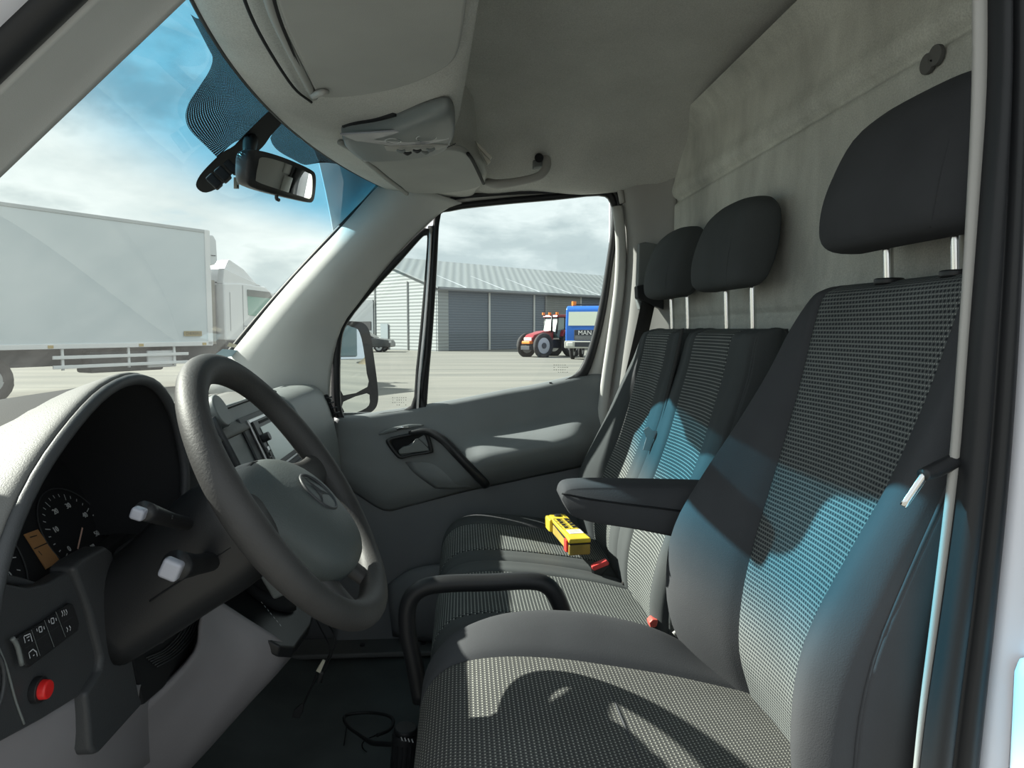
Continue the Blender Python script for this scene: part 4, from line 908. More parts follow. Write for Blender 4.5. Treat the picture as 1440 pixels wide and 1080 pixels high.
# overhead reading light console
oc = tag(empty('overhead_console', Pw(560, 185, z=2.02)), 'grey overhead light console with clear lens and switches between the visors', 'light')
top = [(480, 177), (495, 172), (520, 168), (550, 162), (580, 151), (606, 142), (628, 138), (637, 146), (640, 165), (636, 184), (622, 200), (590, 208), (556, 212), (515, 213), (496, 203), (484, 190)]
def oc_loop(pts, z, sc=1.0):
    P = [Pw(a, b, z=z) for a, b in pts]; c = sum(P, Vector())/len(P); return [c+(p-c)*sc for p in P]
base = oc_loop(top, 2.022)
cz = sum(base, Vector())/len(base)
G = [[(p.x, p.y, 2.024) for p in base], [(p.x, p.y, 2.010) for p in base], [(cz.x+(p.x-cz.x)*.97, cz.y+(p.y-cz.y)*.94, 2.000) for p in base], [(cz.x+(p.x-cz.x)*.85, cz.y+(p.y-cz.y)*.78, 1.994) for p in base], [(cz.x+(p.x-cz.x)*.4, cz.y+(p.y-cz.y)*.3, 1.991) for p in base], [(cz.x+(p.x-cz.x)*.02, cz.y+(p.y-cz.y)*.02, 1.990) for p in base]]
body = sheet('console_body', G, M['fascia'], oc, 2, 3, 0, closed_v=True, caps=True)
ln = plastic('clear lens', (.22, .22, .24), .12, 200, .15, .1, .8)
ub = lambda u, v, l=0: Vector((cz.x+u, cz.y+v, 1.9895+l+.9*u*u+1.5*v*v))
def oc_patch(name, pts, mat, dz=-.004): 
    return prism(name, [ub(u, v) for u, v in pts], (0, 0, dz), mat, oc, .0015)
oc_patch('lamp_lens', [(-.105, -.035), (-.05, -.062), (.02, -.078), (.07, -.082), (.092, -.06), (.09, -.03), (.05, -.012), (-.02, -.008), (-.08, -.015)], ln)
oc_patch('switch_plate', [(-.03, .0), (.06, -.006), (.088, .01), (.07, .04), (.0, .052), (-.03, .04)], M['trim'])
for k, (u, v) in enumerate(((.0, .012), (.03, .012), (.055, .008), (.01, .034), (.045, .03))): tube('console_switch', [ub(u-.008, v, -.006), ub(u, v, -.009), ub(u+.008, v, -.006)], [.002, .0035, .002], M['black'] if k % 2 else M['fascia'], body, seg=8)
for u, v, r_ in ((-.01, -.038, .014), (.05, -.048, .018)): tube('lens_ring', [ub(u+math.cos(a)*r_, v+math.sin(a)*r_*.8, -.0045) for a in np.linspace(0, 2*math.pi, 13)[:-1]], .0007, M['steel'], body, seg=6, closed=True, n=2)
for k in range(4): quad_stroke('console_slot', [(ub(.086+k*.004, .012-.004*k, -.006), ub(.090+k*.004, -.002-.004*k, -.006))], .002, M['soft'], body, (0, 0, -1), .001)
tube('console_gap', [Pw(484, 176, z=2.022), Pw(500, 171, z=2.022), Pw(530, 166, z=2.022), Pw(556, 159, z=2.022)], .006, M['soft'], oc, seg=8)
# grab handle on the roof rail and papers tucked behind the shelf
gh = tag(tube('grab_handle', [Pw(686, 256, y=.70), Pw(700, 259, y=.66), Pw(730, 255, y=.645), Pw(757, 248, y=.645), Pw(768, 236, y=.65), Pw(768, 222, y=.67), Pw(763, 214, y=.69)], [.011, .013, .011, .011, .012, .013, .014], M['trim'], None, seg=14, ry=[.010, .014, .010, .010, .010, .010, .012]), 'grey grab handle on the roof rail above the passenger door', 'handle')
cyl('handle_bolt', Pw(758, 222, y=.665), Pw(758, 222, y=.648), .012, M['soft'], gh)
prism('handle_mount', [Pw(a, b, y=.675) for a, b in ((748, 212), (768, 211), (772, 232), (750, 236))], (0, .03, 0), M['fascia'], gh, .004)
for k, (pts, yy, lb) in enumerate(((((668, 197), (692, 221), (689, 224), (672, 206)), .42, 'upper folded white paper tucked behind the overhead shelf edge'), (((676, 208), (690, 227), (686, 231), (677, 216)), .44, 'lower folded white paper tucked behind the overhead shelf edge'))):
    tag(prism('folded_paper', [Pw(a, b, y=yy) for a, b in pts], (.0, .012, 0), base_mat('paper', (.62, .60, .54), .8), None, .0005), lb, 'paper')
# rear view mirror
rm_ = tag(empty('rear_view_mirror', (-.33, -.02, 1.93)), 'black framed rear view mirror hanging from the windscreen', 'mirror')
def mp_(px, py, near=True):       # plane of the mirror glass
    return Ppl(px, py, Vector((-.320, -.06, 1.93)), Vector((.962, -.25, -.12)))
mn = Vector((.962, -.25, -.12)).normalized()
mo = cr([mp_(a, b) for a, b in ((352, 214), (366, 212), (400, 222), (436, 238), (444, 248), (443, 272), (439, 284), (428, 283), (390, 274), (358, 264), (350, 254), (349, 234))], 4, True)
mi = cr([mp_(a, b) for a, b in ((368, 221), (400, 229), (432, 243), (438, 249), (438, 270), (435, 279), (426, 277), (390, 266), (362, 256), (359, 250), (362, 232))], 4, True)
cmid = Vector(mo.mean(axis=0))
G = [[Vector(p) for p in mo], [Vector(p)-mn*.012 for p in mo], [cmid+(Vector(p)-cmid)*.92-mn*.028 for p in mo], [cmid+(Vector(p)-cmid)*.6-mn*.040 for p in mo], [cmid+(Vector(p)-cmid)*.1-mn*.043 for p in mo]]
sheet('mirror_housing', G, M['black'], rm_, 2, 1, 0, closed_v=True, caps=True)
mesh_obj('mirror_glass', [Vector(p)+mn*.0012 for p in mi], [list(range(len(mi)))], M['mirror'], rm_, False)
tube('dip_lever', [mp_(386, 274)+mn*.004, mp_(386, 279)+mn*.004, mp_(389, 281)+mn*.004], .0032, M['black'], rm_, seg=8)
tube('mirror_arm', [cmid-mn*.035, cmid-mn*.06+Vector((0, -.01, .03)), Pwind(352, 196)], [.012, .010, .014], M['black'], rm_, seg=12)
# mount strip and sensor cover on the glass
mb = tag(empty('sensor_mount', Pwind(330, 220)), 'black sensor mount strip running down the windscreen from the header', 'mount')
strip = [(381, 156), (401, 165), (380, 190), (372, 200), (362, 214), (350, 222), (340, 226), (330, 232), (326, 242), (310, 262), (290, 271), (278, 266), (276, 256), (286, 240), (305, 222), (322, 212), (345, 188)]
prism('mount_strip', [Pwind(a, b, .006) for a, b in cr(strip, 3, True)], (.012, -.003, .010), M['soft'], mb, .002)
for (a, b, s_) in ((290, 256, .016), (302, 246, .018), (314, 236, .014)):
    p = Pwind(a, b, .02); box('sensor_block', p+Vector((.016, -.004, .0)), (.026, s_*1.4, s_), M['soft'], mb, rot=(0, math.radians(45), .2), bv=.003)
p = Pwind(316, 258, .02); 
lb_ = prism('white_plug', [p+Vector((.02, dy, 0))+Vector((0, 0, dz)) for dy, dz in ((-.012, -.012), (.010, -.008), (.012, .014), (-.010, .010))], (.004, 0, 0), base_mat('grey label', (.48, .48, .44), .6), mb, .0006)
for dz in (-.005, .006): box('plug_slot', p+Vector((.0245, 0, dz)), (.001, .006, .005), M['soft'], lb_, bv=0)
tube('mount_cable', [Pwind(322, 250)+Vector((.03, 0, 0)), Pwind(330, 247)+Vector((.035, -.01, 0)), Pwind(334, 238)+Vector((.03, -.005, 0)), Pwind(340, 232)], .004, M['soft'], mb, seg=8)
# printed dot screen on the glass around the mirror
dm = bpy.data.materials.new('dot screen'); dm.use_nodes = True; nt = dm.node_tree; N = nt.nodes; L = nt.links; N.clear()
o_ = N.new('ShaderNodeOutputMaterial'); tr = N.new('ShaderNodeBsdfTransparent'); df = N.new('ShaderNodeBsdfDiffuse'); df.inputs['Color'].default_value = (.03, .03, .03, 1); mx = N.new('ShaderNodeMixShader')
uvn = N.new('ShaderNodeUVMap'); sc_ = N.new('ShaderNodeVectorMath'); sc_.operation = 'SCALE'; sc_.inputs['Scale'].default_value = 260
fr_ = N.new('ShaderNodeVectorMath'); fr_.operation = 'FRACTION'; sb = N.new('ShaderNodeVectorMath'); sb.operation = 'SUBTRACT'; sb.inputs[1].default_value = (.5, .5, 0)
le = N.new('ShaderNodeVectorMath'); le.operation = 'LENGTH'; lt = N.new('ShaderNodeMath'); lt.operation = 'LESS_THAN'; lt.inputs[1].default_value = .53
L.new(uvn.outputs['UV'], sc_.inputs[0]); L.new(sc_.outputs['Vector'], fr_.inputs[0]); L.new(fr_.outputs['Vector'], sb.inputs[0]); L.new(sb.outputs['Vector'], le.inputs[0]); L.new(le.outputs['Value'], lt.inputs[0])
L.new(lt.outputs['Value'], mx.inputs['Fac']); L.new(tr.outputs['BSDF'], mx.inputs[1]); L.new(df.outputs['BSDF'], mx.inputs[2]); L.new(mx.outputs['Shader'], o_.inputs['Surface'])
Lf = [[(268, 20), (278, 26), (292, 26)], [(292, 66), (300, 66), (312, 64)], [(299, 82), (306, 80), (338, 98)], [(294, 100), (318, 98), (354, 118)], [(280, 122), (320, 118), (366, 136)], [(265, 146), (318, 136), (378, 150)], [(261, 166), (322, 154), (386, 162)], [(268, 184), (330, 170), (378, 172)], [(290, 206), (332, 188), (372, 180)], [(306, 222), (330, 200), (360, 190)]]
fs = sheet('dot_screen', [[Pwind(a, b, .002) for a, b in r] for r in Lf], dm, ws, 4, 6, 0)
Rf = [[(398, 172), (384, 186)], [(412, 188), (380, 200)], [(430, 200), (392, 214)], [(446, 214), (410, 222)], [(470, 226), (430, 232)], [(488, 234), (455, 224)], [(500, 240), (478, 226)]]
Rf = [[(400, 170), (386, 184), (380, 194)], [(420, 186), (396, 194), (384, 204)], [(438, 202), (412, 208), (394, 214)], [(452, 212), (430, 220), (412, 224)], [(462, 220), (448, 226), (430, 232)], [(484, 232), (470, 230), (452, 226)]]
sheet('dot_screen', [[Pwind(a, b, .002) for a, b in r] for r in Rf], dm, ws, 4, 6, 0)
# stickers low on the windscreen
stk = base_mat('blue sticker', (.45, .62, .72), .5)
tag(prism('windscreen_sticker', [Pwind(a, b, .004) for a, b in ((303, 498), (313, 491), (336, 493), (331, 501), (320, 502))], (.0008, 0, .0006), stk, None, 0), 'pale blue sticker on the windscreen just above the wheel rim', 'sticker')
tag(prism('windscreen_sticker', [Pwind(a, b, .004) for a, b in ((322, 482), (333, 485), (331, 489), (319, 487))], (.0008, 0, .0006), base_mat('cream sticker', (.72, .68, .55), .5), None, 0), 'small cream sticker above the blue sticker on the windscreen', 'sticker')
# yellow radio remote control on the far bench cushion
yl = plastic('worn yellow plastic', (.62, .47, .04), .5, 60, .2, .25); yd = plastic('dirty yellow plastic', (.35, .25, .05), .6, 40, .3, .5)
rc = tag(empty('crane_remote_control', (.30, .44, 1.145), rz=math.radians(0)), 'yellow hand held remote control with black buttons on the far bench cushion', 'remote control')
O0 = Pw(803, 782, z=1.132); ax = (Pw(770, 745, z=1.132)-O0); ax.z = 0; LL = ax.length; ax.normalize(); sd = Vector((-ax.y, ax.x, 0)); 
if sd.x < 0: sd = -sd
def rp(a, b, h): return O0+ax*a+sd*b+Vector((0, 0, h))
LL = LL*1.02; HB = .052
prism('handset_base', [rp(0, -.005, .0), rp(0, HB-.005, .0), rp(.035, HB-.007, .0), rp(LL, HB-.012, .0), rp(LL, .004, .0), rp(.035, 0, .0)], (0, 0, .026), yd, rc, .004)
prism('handset_cover', [rp(-.001, -.006, .028), rp(-.001, HB-.004, .028), rp(.04, HB-.006, .028), rp(LL+.001, HB-.011, .028), rp(LL+.001, .003, .028), rp(.04, -.001, .028)], (0, 0, .012), yl, rc, .004)
prism('handset_joint', [rp(.0, -.004, .0255), rp(.0, HB-.006, .0255), rp(LL, HB-.013, .0255), rp(LL, .005, .0255)], (0, 0, .003), M['soft'], rc, .0)
prism('handset_head', [rp(LL-.045, -.006, .004), rp(LL-.045, HB-.002, .004), rp(LL+.004, HB-.002, .004), rp(LL+.004, -.006, .004)], (0, 0, .034), yl, rc, .005)
quad_stroke('key_grid', [(rp(LL*a, .003, .0402), rp(LL*a, HB-.012, .0402)) for a in (.36, .47, .57, .67, .78)]+[(rp(LL*.36, v, .0402), rp(LL*.78, v, .0402)) for v in (.003, .0225, HB-.012)], .0016, M['soft'], rc, (0, 0, 1), .0003)
for i in range(4):
    for j in range(2):
        u = LL*(.42+.10*i); v = .013+.020*j
        prism('key', [rp(u-LL*.030, v-.004, .0405), rp(u-LL*.022, v+.006, .0405), rp(u+LL*.020, v+.006, .0405), rp(u+LL*.030, v-.004, .0405)], (0, 0, .0015), M['black'], rc, .0008)
prism('white_label', [rp(LL*.17, .008, .0402), rp(LL*.17, HB-.010, .0402), rp(LL*.32, HB-.010, .0402), rp(LL*.32, .008, .0402)], (0, 0, .0008), base_mat('label', (.66, .66, .6), .6), rc, 0)
quad_stroke('label_print', [(rp(LL*(.20+.03*k), .011, .042), rp(LL*(.20+.03*k), HB-.016, .042)) for k in range(4)], .0012, M['soft'], rc, (0, 0, 1), .0)
cyl('stop_button', rp(LL*.90, .022, .038), rp(LL*.90, .022, .044), .009, M['black'], rc)
prism('red_tab', [rp(.010, -.009, .006), rp(.010, -.004, .006), rp(.030, -.004, .006), rp(.030, -.009, .006)], (0, 0, .028), base_mat('red tab', (.75, .05, .04), .4), rc, .001)
# wiring hanging under the console
wr_ = tag(empty('loose_wiring', Pw(440, 940, y=.12)), 'thin dark wires with a white connector hanging below the gear console', 'wiring')
tube('wire', [Pw(445, 872, y=.10), Pw(452, 886, y=.11), Pw(462, 905, y=.12), Pw(463, 918, y=.12), Pw(458, 934, y=.12)], .0016, M['rubber'], wr_, seg=6)
tube('wire', [Pw(456, 872, y=.10), Pw(468, 888, y=.12), Pw(472, 902, y=.12), Pw(466, 922, y=.12), Pw(456, 945, y=.12), Pw(452, 960, y=.12)], .0016, M['rubber'], wr_, seg=6)
prism('connector', [Pw(a, b, y=.115) for a, b in ((453, 929), (457, 931), (450, 947), (444, 944))], (0, .008, 0), base_mat('ivory connector', (.62, .60, .48), .5), wr_, .001)
prism('connector_tail', [Pw(a, b, y=.115) for a, b in ((449, 946), (455, 948), (449, 962), (445, 960))], (0, .008, 0), M['black'], wr_, .001)
tube('wire', [Pw(446, 946, y=.12), Pw(440, 962, y=.12), Pw(432, 978, y=.12), Pw(426, 992, y=.12)], .0022, M['rubber'], wr_, seg=6)
prism('plug', [Pw(a, b, y=.118) for a, b in ((423, 990), (428, 991), (426, 1001), (421, 1011), (410, 1010), (413, 999))], (0, .008, 0), M['black'], wr_, .002)
# black corded device on the floor
fd = tag(empty('corded_device', Pw(566, 1060, y=.10)), 'black ribbed corded unit standing on the floor beside the driver seat', 'device')
a0 = Pw(566, 1084, y=.10); a1 = Pw(570, 1030, y=.10)
cyl('device_body', a0, a1, .026, M['black'], fd, bv=.005); cyl('device_cap', a1, a1+(a1-a0).normalized()*.012, .024, M['rubber'], fd, bv=.004)
for k in range(5):
    an = -2.4+k*.35; d = Vector((math.cos(an), math.sin(an), 0))*.0262
    tube('rib', [a0+d, a0.lerp(a1, .8)+d], .0022, M['soft'], fd, seg=6, smooth_path=False)
quad_stroke('device_print', [(Pw(564+k*5, 1036+k, y=.073), Pw(566+k*5, 1041+k, y=.073)) for k in range(4)], .002, white, fd, (0, -1, 0), .001)
tube('cable', [Pw(a, b, y=y_) for a, b, y_ in ((560, 1047, .12), (540, 1046, .16), (522, 1044, .20), (505, 1033, .24), (490, 1022, .28), (484, 1010, .32), (492, 1004, .34), (520, 1002, .34), (545, 1006, .32), (553, 1014, .30), (548, 1026, .27), (530, 1034, .24))], [.0055]*3+[.004]*9, M['rubber'], fd, seg=10)
tube('cable', [Pw(a, b, y=y_) for a, b, y_ in ((488, 1018, .30), (484, 1045, .30), (482, 1060, .30), (490, 1068, .30), (520, 1070, .30))], .0015, M['rubber'], fd, seg=6)
tube('cable', [Pw(a, b, y=y_) for a, b, y_ in ((528, 1034, .24), (512, 1042, .26), (510, 1052, .27), (524, 1064, .27), (538, 1076, .27))], .0015, M['rubber'], fd, seg=6)
# wing mirror outside the passenger door
wm = tag(empty('wing_mirror', (-.38, 1.05, 1.5)), 'black double wing mirror outside the quarter window of the passenger door', 'mirror')
wmn = Vector((.93, -.36, .0)).normalized()
def wq(px, py): return Ppl(px, py, Vector((-.36, 1.08, 1.55)), wmn)
oo = cr([wq(a, b) for a, b in ((474, 456), (500, 452), (514, 457), (521, 472), (526, 505), (531, 545), (531, 566), (524, 578), (505, 587), (486, 588), (474, 580), (470, 540), (470, 480))], 4, True); oc_ = Vector(oo.mean(axis=0))
G = [[Vector(p) for p in oo], [Vector(p)-wmn*.02 for p in oo], [oc_+(Vector(p)-oc_)*.93-wmn*.07 for p in oo], [oc_+(Vector(p)-oc_)*.7-wmn*.11 for p in oo], [oc_+(Vector(p)-oc_)*.1-wmn*.12 for p in oo]]
sheet('mirror_housing', G, M['rubber'], wm, 2, 1, 0, closed_v=True, caps=True)
mesh_obj('mirror_bezel', [Vector(p)+wmn*.0008 for p in oo], [list(range(len(oo)))], M['soft'], wm, False)
for loop in (((478, 463), (498, 461), (505, 468), (510, 488), (515, 525), (516, 544), (482, 556), (478, 530)), ((482, 565), (515, 553), (519, 560), (518, 570), (508, 577), (487, 584), (483, 578))):
    mesh_obj('mirror_glass', [Vector(p)+wmn*.002 for p in cr([wq(a, b) for a, b in loop], 2, True)], [list(range(len(loop)*2))], M['mirror'], wm, False)
tube('mirror_arm', [(-.42, .88, 1.42), (-.42, .98, 1.42), oc_-wmn*.06+Vector((0, 0, -.08))], .018, M['rubber'], wm, seg=10)
# =================== outside the van ===================
gm = base_mat('yard concrete', (.30, .295, .26), .9, 0, .2); nt = gm.node_tree; N = nt.nodes; L = nt.links; b = N['Principled BSDF']
tc = N.new('ShaderNodeTexCoord'); mpp = N.new('ShaderNodeMapping'); mpp.inputs['Scale'].default_value = (.06, .5, 1); mpp.inputs['Rotation'].default_value = (0, 0, .12)
na = N.new('ShaderNodeTexNoise'); na.inputs['Scale'].default_value = 1.2; na.inputs['Detail'].default_value = 9; na.inputs['Roughness'].default_value = .65
rr = N.new('ShaderNodeValToRGB'); rr.color_ramp.elements[0].position = .32; rr.color_ramp.elements[0].color = (.125, .127, .118, 1); rr.color_ramp.elements[1].position = .62; rr.color_ramp.elements[1].color = (.20, .196, .174, 1)
L.new(tc.outputs['Object'], mpp.inputs['Vector']); L.new(mpp.outputs['Vector'], na.inputs['Vector']); L.new(na.outputs['Fac'], rr.inputs['Fac']); L.new(rr.outputs['Color'], b.inputs['Base Color'])
struct(mesh_obj('ground', [(-300, -300, 0), (300, -300, 0), (300, 300, 0), (-300, 300, 0)], [[0, 1, 2, 3]], gm, None, False))
white_m = base_mat('white box panel', (.60, .66, .70), .35); cabw = base_mat('white cab paint', (.74, .75, .77), .3)
dk = base_mat('dark chassis', (.03, .035, .045), .7); tyre = base_mat('tyre', (.022, .022, .024), .85); rimm = base_mat('wheel rim', (.42, .43, .44), .4, .3)
dglass = base_mat('dark window', (.04, .06, .07), .08, 0, .8); gglass = base_mat('green tinted window', (.25, .42, .36), .08, 0, .8)
def frame2(o, d):
    d = Vector(d).normalized(); n = Vector((-d.y, d.x, 0))       # n: left of heading
    return lambda s, w_, h: Vector(o)+d*s+n*w_+Vector((0, 0, h))
def fbox(name, T, a, b_, mat, par, bv=.02):
    """box between two corners in a local frame"""
    (s0, w0, h0), (s1, w1, h1) = a, b_
    return prism(name, [T(s0, w0, h0), T(s1, w0, h0), T(s1, w1, h0), T(s0, w1, h0)], (0, 0, h1-h0), mat, par, bv)
def fprof(name, T, prof, w0, w1, mat, par, bv=.03):
    """side profile (s, h) extruded across the width"""
    P = [T(s, w0, h) for s, h in prof]; return prism(name, P, T(0, w1, 0)-T(0, w0, 0), mat, par, bv)
def wheel(T, s, w_, r, wd, par, name='wheel', rm=.55):
    o = tube(name, [T(s+math.cos(a)*(r-wd*.32), w_, r+math.sin(a)*(r-wd*.32)) for a in np.linspace(0, 2*math.pi, 25)[:-1]], wd*.32, tyre, par, seg=10, closed=True, n=1, ry=wd*.5, smooth_path=True)
    cyl('wheel_disc', T(s, w_-wd*.28, r), T(s, w_+wd*.28, r), r*.66, rimm, o, seg=24); cyl('wheel_hub', T(s, w_-wd*.40, r), T(s, w_+wd*.40, r), r*.22, dk, o, seg=16)
    return o
# white refrigerated box truck
c1 = Pw(297, 484, z=1.22); d1 = Vector((.560, .828, 0))
T = frame2((c1.x, c1.y, 0), d1)
zt = 1.65+(c1.y+1.3)*.1325
tk = tag(empty('box_truck', (c1.x, c1.y, 0)), 'white refrigerated box truck filling the left of the windscreen', 'truck')
fbox('cargo_box', T, (-9.0, 0, 1.27), (0, 2.5, zt), white_m, tk, .03)
fbox('top_rail', T, (-9.02, -.02, zt-.07), (.03, 2.52, zt+.02), base_mat('box edge rail', (.45, .48, .50), .4), tk, .01)
fbox('corner_post', T, (-.12, -.03, 1.20), (.05, .1, zt+.01), cabw, tk, .01)
fbox('lower_rail', T, (-9.0, -.03, 1.18), (.04, .05, 1.30), cabw, tk, .01)
for s in (-4.4, -2.15, -.25): fbox('side_marker', T, (s-.06, -.045, 1.20), (s+.06, -.02, 1.27), base_mat('amber marker', (.45, .33, .12), .4), tk, .0)
bd = fbox('maker_badge', T, (-.88, -.035, 1.46), (-.32, -.018, 1.60), base_mat('brass badge', (.35, .28, .14), .4), tk, .0)
text('badge_text', 'CHEREAU', .11, T(-.60, -.037, 1.53), d1, (0, 0, 1), base_mat('badge black', (.03, .03, .03), .5), bd)
fbox('chassis_rail', T, (-8.8, .5, .75), (3.2, 2.0, 1.18), dk, tk, .02)
fbox('fuel_tank', T, (-3.4, .15, .55), (-1.4, .8, 1.1), dk, tk, .06)
for h in (.70, .93): fbox('side_guard_rail', T, (-4.35, -.02, h), (-.75, .03, h+.085), cabw, tk, .01)
for s in (-4.1, -2.45, -1.15): fbox('guard_post', T, (s-.03, .03, .66), (s+.03, .08, 1.2), cabw, tk, .005)
fbox('battery_box', T, (-1.9, .1, .62), (-1.05, .7, 1.08), cabw, tk, .03)
for s in (-5.6, 1.75): wheel(T, s, .28, .50, .34, tk); wheel(T, s, 2.2, .50, .34, tk)
# fridge unit over the cab
rf_ = fprof('fridge_unit', T, [(.05, zt-.95), (.05, zt-.05), (.42, zt-.05), (.52, zt-.2), (.54, zt-.8), (.45, zt-.93)], .3, 2.2, base_mat('fridge grey white', (.66, .69, .72), .35), tk, .04)
quad_stroke('fridge_logo', [(T(.12, .285, zt-.62), T(.2, .285, zt-.58)), (T(.2, .285, zt-.58), T(.25, .285, zt-.64)), (T(.25, .285, zt-.64), T(.17, .285, zt-.68)), (T(.30, .285, zt-.65), T(.46, .285, zt-.65))], .02, dk, rf_, (d1.y, -d1.x, 0), .004)
cab = fprof('cab_body', T, [(.55, 1.32), (.55, 3.02), (1.2, 3.05), (2.1, 2.98), (2.45, 2.75), (2.72, 1.9), (2.78, 1.2), (2.78, .75), (2.45, .75), (2.3, 1.15), (2.0, 1.32), (1.4, 1.32), (1.2, 1.28)], .08, 2.42, cabw, tk, .06)
fprof('roof_spoiler', T, [(.60, 3.05), (.95, 3.72), (1.0, 3.75), (1.5, 3.5), (2.05, 3.02)], .35, 2.15, cabw, tk, .03)
fprof('spoiler_side', T, [(.55, 3.0), (.62, 3.45), (.9, 3.35), (2.0, 3.0)], .12, .40, cabw, tk, .02)
fprof('side_window', T, [(1.40, 2.08), (1.38, 2.86), (2.22, 2.82), (2.42, 2.5), (2.42, 1.98)], .06, .09, gglass, cab, .01)
fprof('window_blind', T, [(1.38, 2.66), (1.38, 2.86), (2.22, 2.82), (2.34, 2.62)], .045, .07, M['fascia'], cab, .0)
for a, b_ in (((1.22, 1.35), (1.22, 2.98)), ((.75, 1.6), (.75, 2.75)), ((1.22, 1.75), (2.70, 1.70))):
    quad_stroke('door_line', [(T(a[0], .075, a[1]), T(b_[0], .075, b_[1]))], .018, base_mat('gap', (.25, .27, .29), .6), cab, (d1.y, -d1.x, 0), .003)
fbox('gap_panel', T, (.10, .4, 1.2), (.5, 2.1, 3.1), base_mat('beige bulkhead', (.40, .38, .34), .7), tk, .02)
fprof('wheel_arch', T, [(.55, 1.32), (1.2, 1.30), (1.35, 1.12), (2.3, 1.14), (2.4, .72), (2.2, .75), (1.75, .9), (1.2, .6), (.6, .6)], .10, .5, dk, tk, .02)
for k, (s, h0, h1) in enumerate(((2.62, 2.5, 2.85), (2.66, 1.95, 2.45))): fbox('mirror', T, (s, -.28, h0), (s+.14, -.05, h1), M['fascia'], tk, .04)
tube('mirror_bracket', [T(2.45, .1, 2.75), T(2.65, -.1, 2.85), T(2.8, -.15, 2.6), T(2.88, -.15, 2.5)], .035, dk, tk, seg=8)
# corrugated barn
zc = Pw(616, 494, z=0); P0 = Vector((zc.x, zc.y, 0)); ld = Vector((.747, .665, 0)); gd = Vector((-.665, .747, 0))
def B(t, w_, h): return P0+ld*t+gd*w_+Vector((0, 0, h))
Dc = P0.y+1.3; eave = 1.65+Dc*.0585; ridge = eave+2.85; HWd = 8.8; LEN = 75
bn = tag(empty('farm_shed', P0), 'long grey corrugated shed with blue grey doors across the yard', 'building')
def clad(name, c1, c2, scale, axis):
    m = base_mat(name, c1, .6, .0, .3); nt = m.node_tree; N = nt.nodes; L = nt.links; b = N['Principled BSDF']
    tc = N.new('ShaderNodeTexCoord'); wv_ = N.new('ShaderNodeTexWave'); wv_.bands_direction = axis; wv_.inputs['Scale'].default_value = scale; wv_.inputs['Distortion'].default_value = .3
    mix = N.new('ShaderNodeMix'); mix.data_type = 'RGBA'; mix.inputs['A'].default_value = (*c1, 1); mix.inputs['B'].default_value = (*c2, 1)
    L.new(tc.outputs['Object'], wv_.inputs['Vector']); L.new(wv_.outputs['Fac'], mix.inputs['Factor']); L.new(mix.outputs['Result'], b.inputs['Base Color'])
    bp = N.new('ShaderNodeBump'); bp.inputs['Distance'].default_value = .05; bp.inputs['Strength'].default_value = .4; L.new(wv_.outputs['Fac'], bp.inputs['Height']); L.new(bp.outputs['Normal'], b.inputs['Normal'])
    return m
cgrey = clad('pale horizontal cladding', (.24, .26, .262), (.31, .335, .335), 1.2, 'Z'); cblue = clad('blue grey sheeting', (.10, .125, .155), (.135, .16, .19), 1.6, 'Z')
prism('gable_wall', [B(0, 0, 0), B(0, 2*HWd, 0), B(0, 2*HWd, eave), B(0, HWd, ridge), B(0, 0, eave)], ld*.3, cgrey, bn, 0)
prism('long_wall', [B(0, 0, 0), B(LEN, 0, 0), B(LEN, 0, eave), B(0, 0, eave)], gd*.2, cblue, bn, 0)
prism('corner_cladding', [B(-.05, -.06, 0), B(1.0, -.06, 0), B(1.0, -.06, eave), B(-.05, -.06, eave)], gd*.1, cgrey, bn, 0)
roof_m = clad('roof sheets', (.20, .225, .235), (.235, .26, .265), .5, 'X')
r1_ = prism('roof_slope', [B(-.4, -.5, eave-.12), B(LEN, -.5, eave-.12), B(LEN, HWd, ridge+.05), B(-.4, HWd, ridge+.05)], (0, 0, .12), roof_m, bn, 0)
prism('roof_slope', [B(-.4, 2*HWd+.5, eave-.12), B(LEN, 2*HWd+.5, eave-.12), B(LEN, HWd, ridge+.05), B(-.4, HWd, ridge+.05)], (0, 0, .12), roof_m, bn, 0)
wl = base_mat('roof light white', (.48, .51, .55), .4)
for f_ in (.33, .62):
    for k in range(18):
        t = 1.2+k*3.9; prism('roof_light', [B(t, HWd*f_-.16, eave+2.85*f_+.06), B(t+3.6, HWd*f_-.16, eave+2.85*f_+.06), B(t+3.6, HWd*f_+.16, eave+2.85*f_+.16), B(t, HWd*f_+.16, eave+2.85*f_+.16)], (0, 0, .05), wl, r1_, 0)
for k in range(17):
    t = 2.5+k*4.2; prism('roof_batten', [B(t, -.4, eave+.0), B(t+.09, -.4, eave), B(t+.09, HWd*.98, ridge+.02), B(t, HWd*.98, ridge+.02)], (0, 0, .06), wl, r1_, 0)
tube('gutter', [B(-.3, -.55, eave-.16), B(LEN, -.55, eave-.16)], .10, base_mat('gutter', (.18, .19, .20), .5), bn, seg=8, smooth_path=False)
for t in (5.2, 10.5, 16.8, 23, 29.5, 36): fbox_ = prism('door_joint', [B(t, -.05, 0), B(t+.18, -.05, 0), B(t+.18, -.05, eave-.2), B(t, -.05, eave-.2)], -gd*.06, M['frame'], bn, 0)
for t in (27.0, 28.2): cyl('downpipe', B(t, -.25, 0), B(t, -.25, eave-.2), .09, wl, bn, seg=10)
prism('grey_door', [B(12.0, -.05, 0), B(16.8, -.05, 0), B(16.8, -.05, eave-.25), B(12.0, -.05, eave-.25)], -gd*.08, clad('mid grey sheeting', (.19, .195, .19), (.22, .225, .22), 1.6, 'Z'), bn, 0)
prism('hatch', [B(13.2, -.14, .9), B(14.4, -.14, .9), B(14.4, -.14, 2.2), B(13.2, -.14, 2.2)], -gd*.03, M['fascia'], bn, 0)
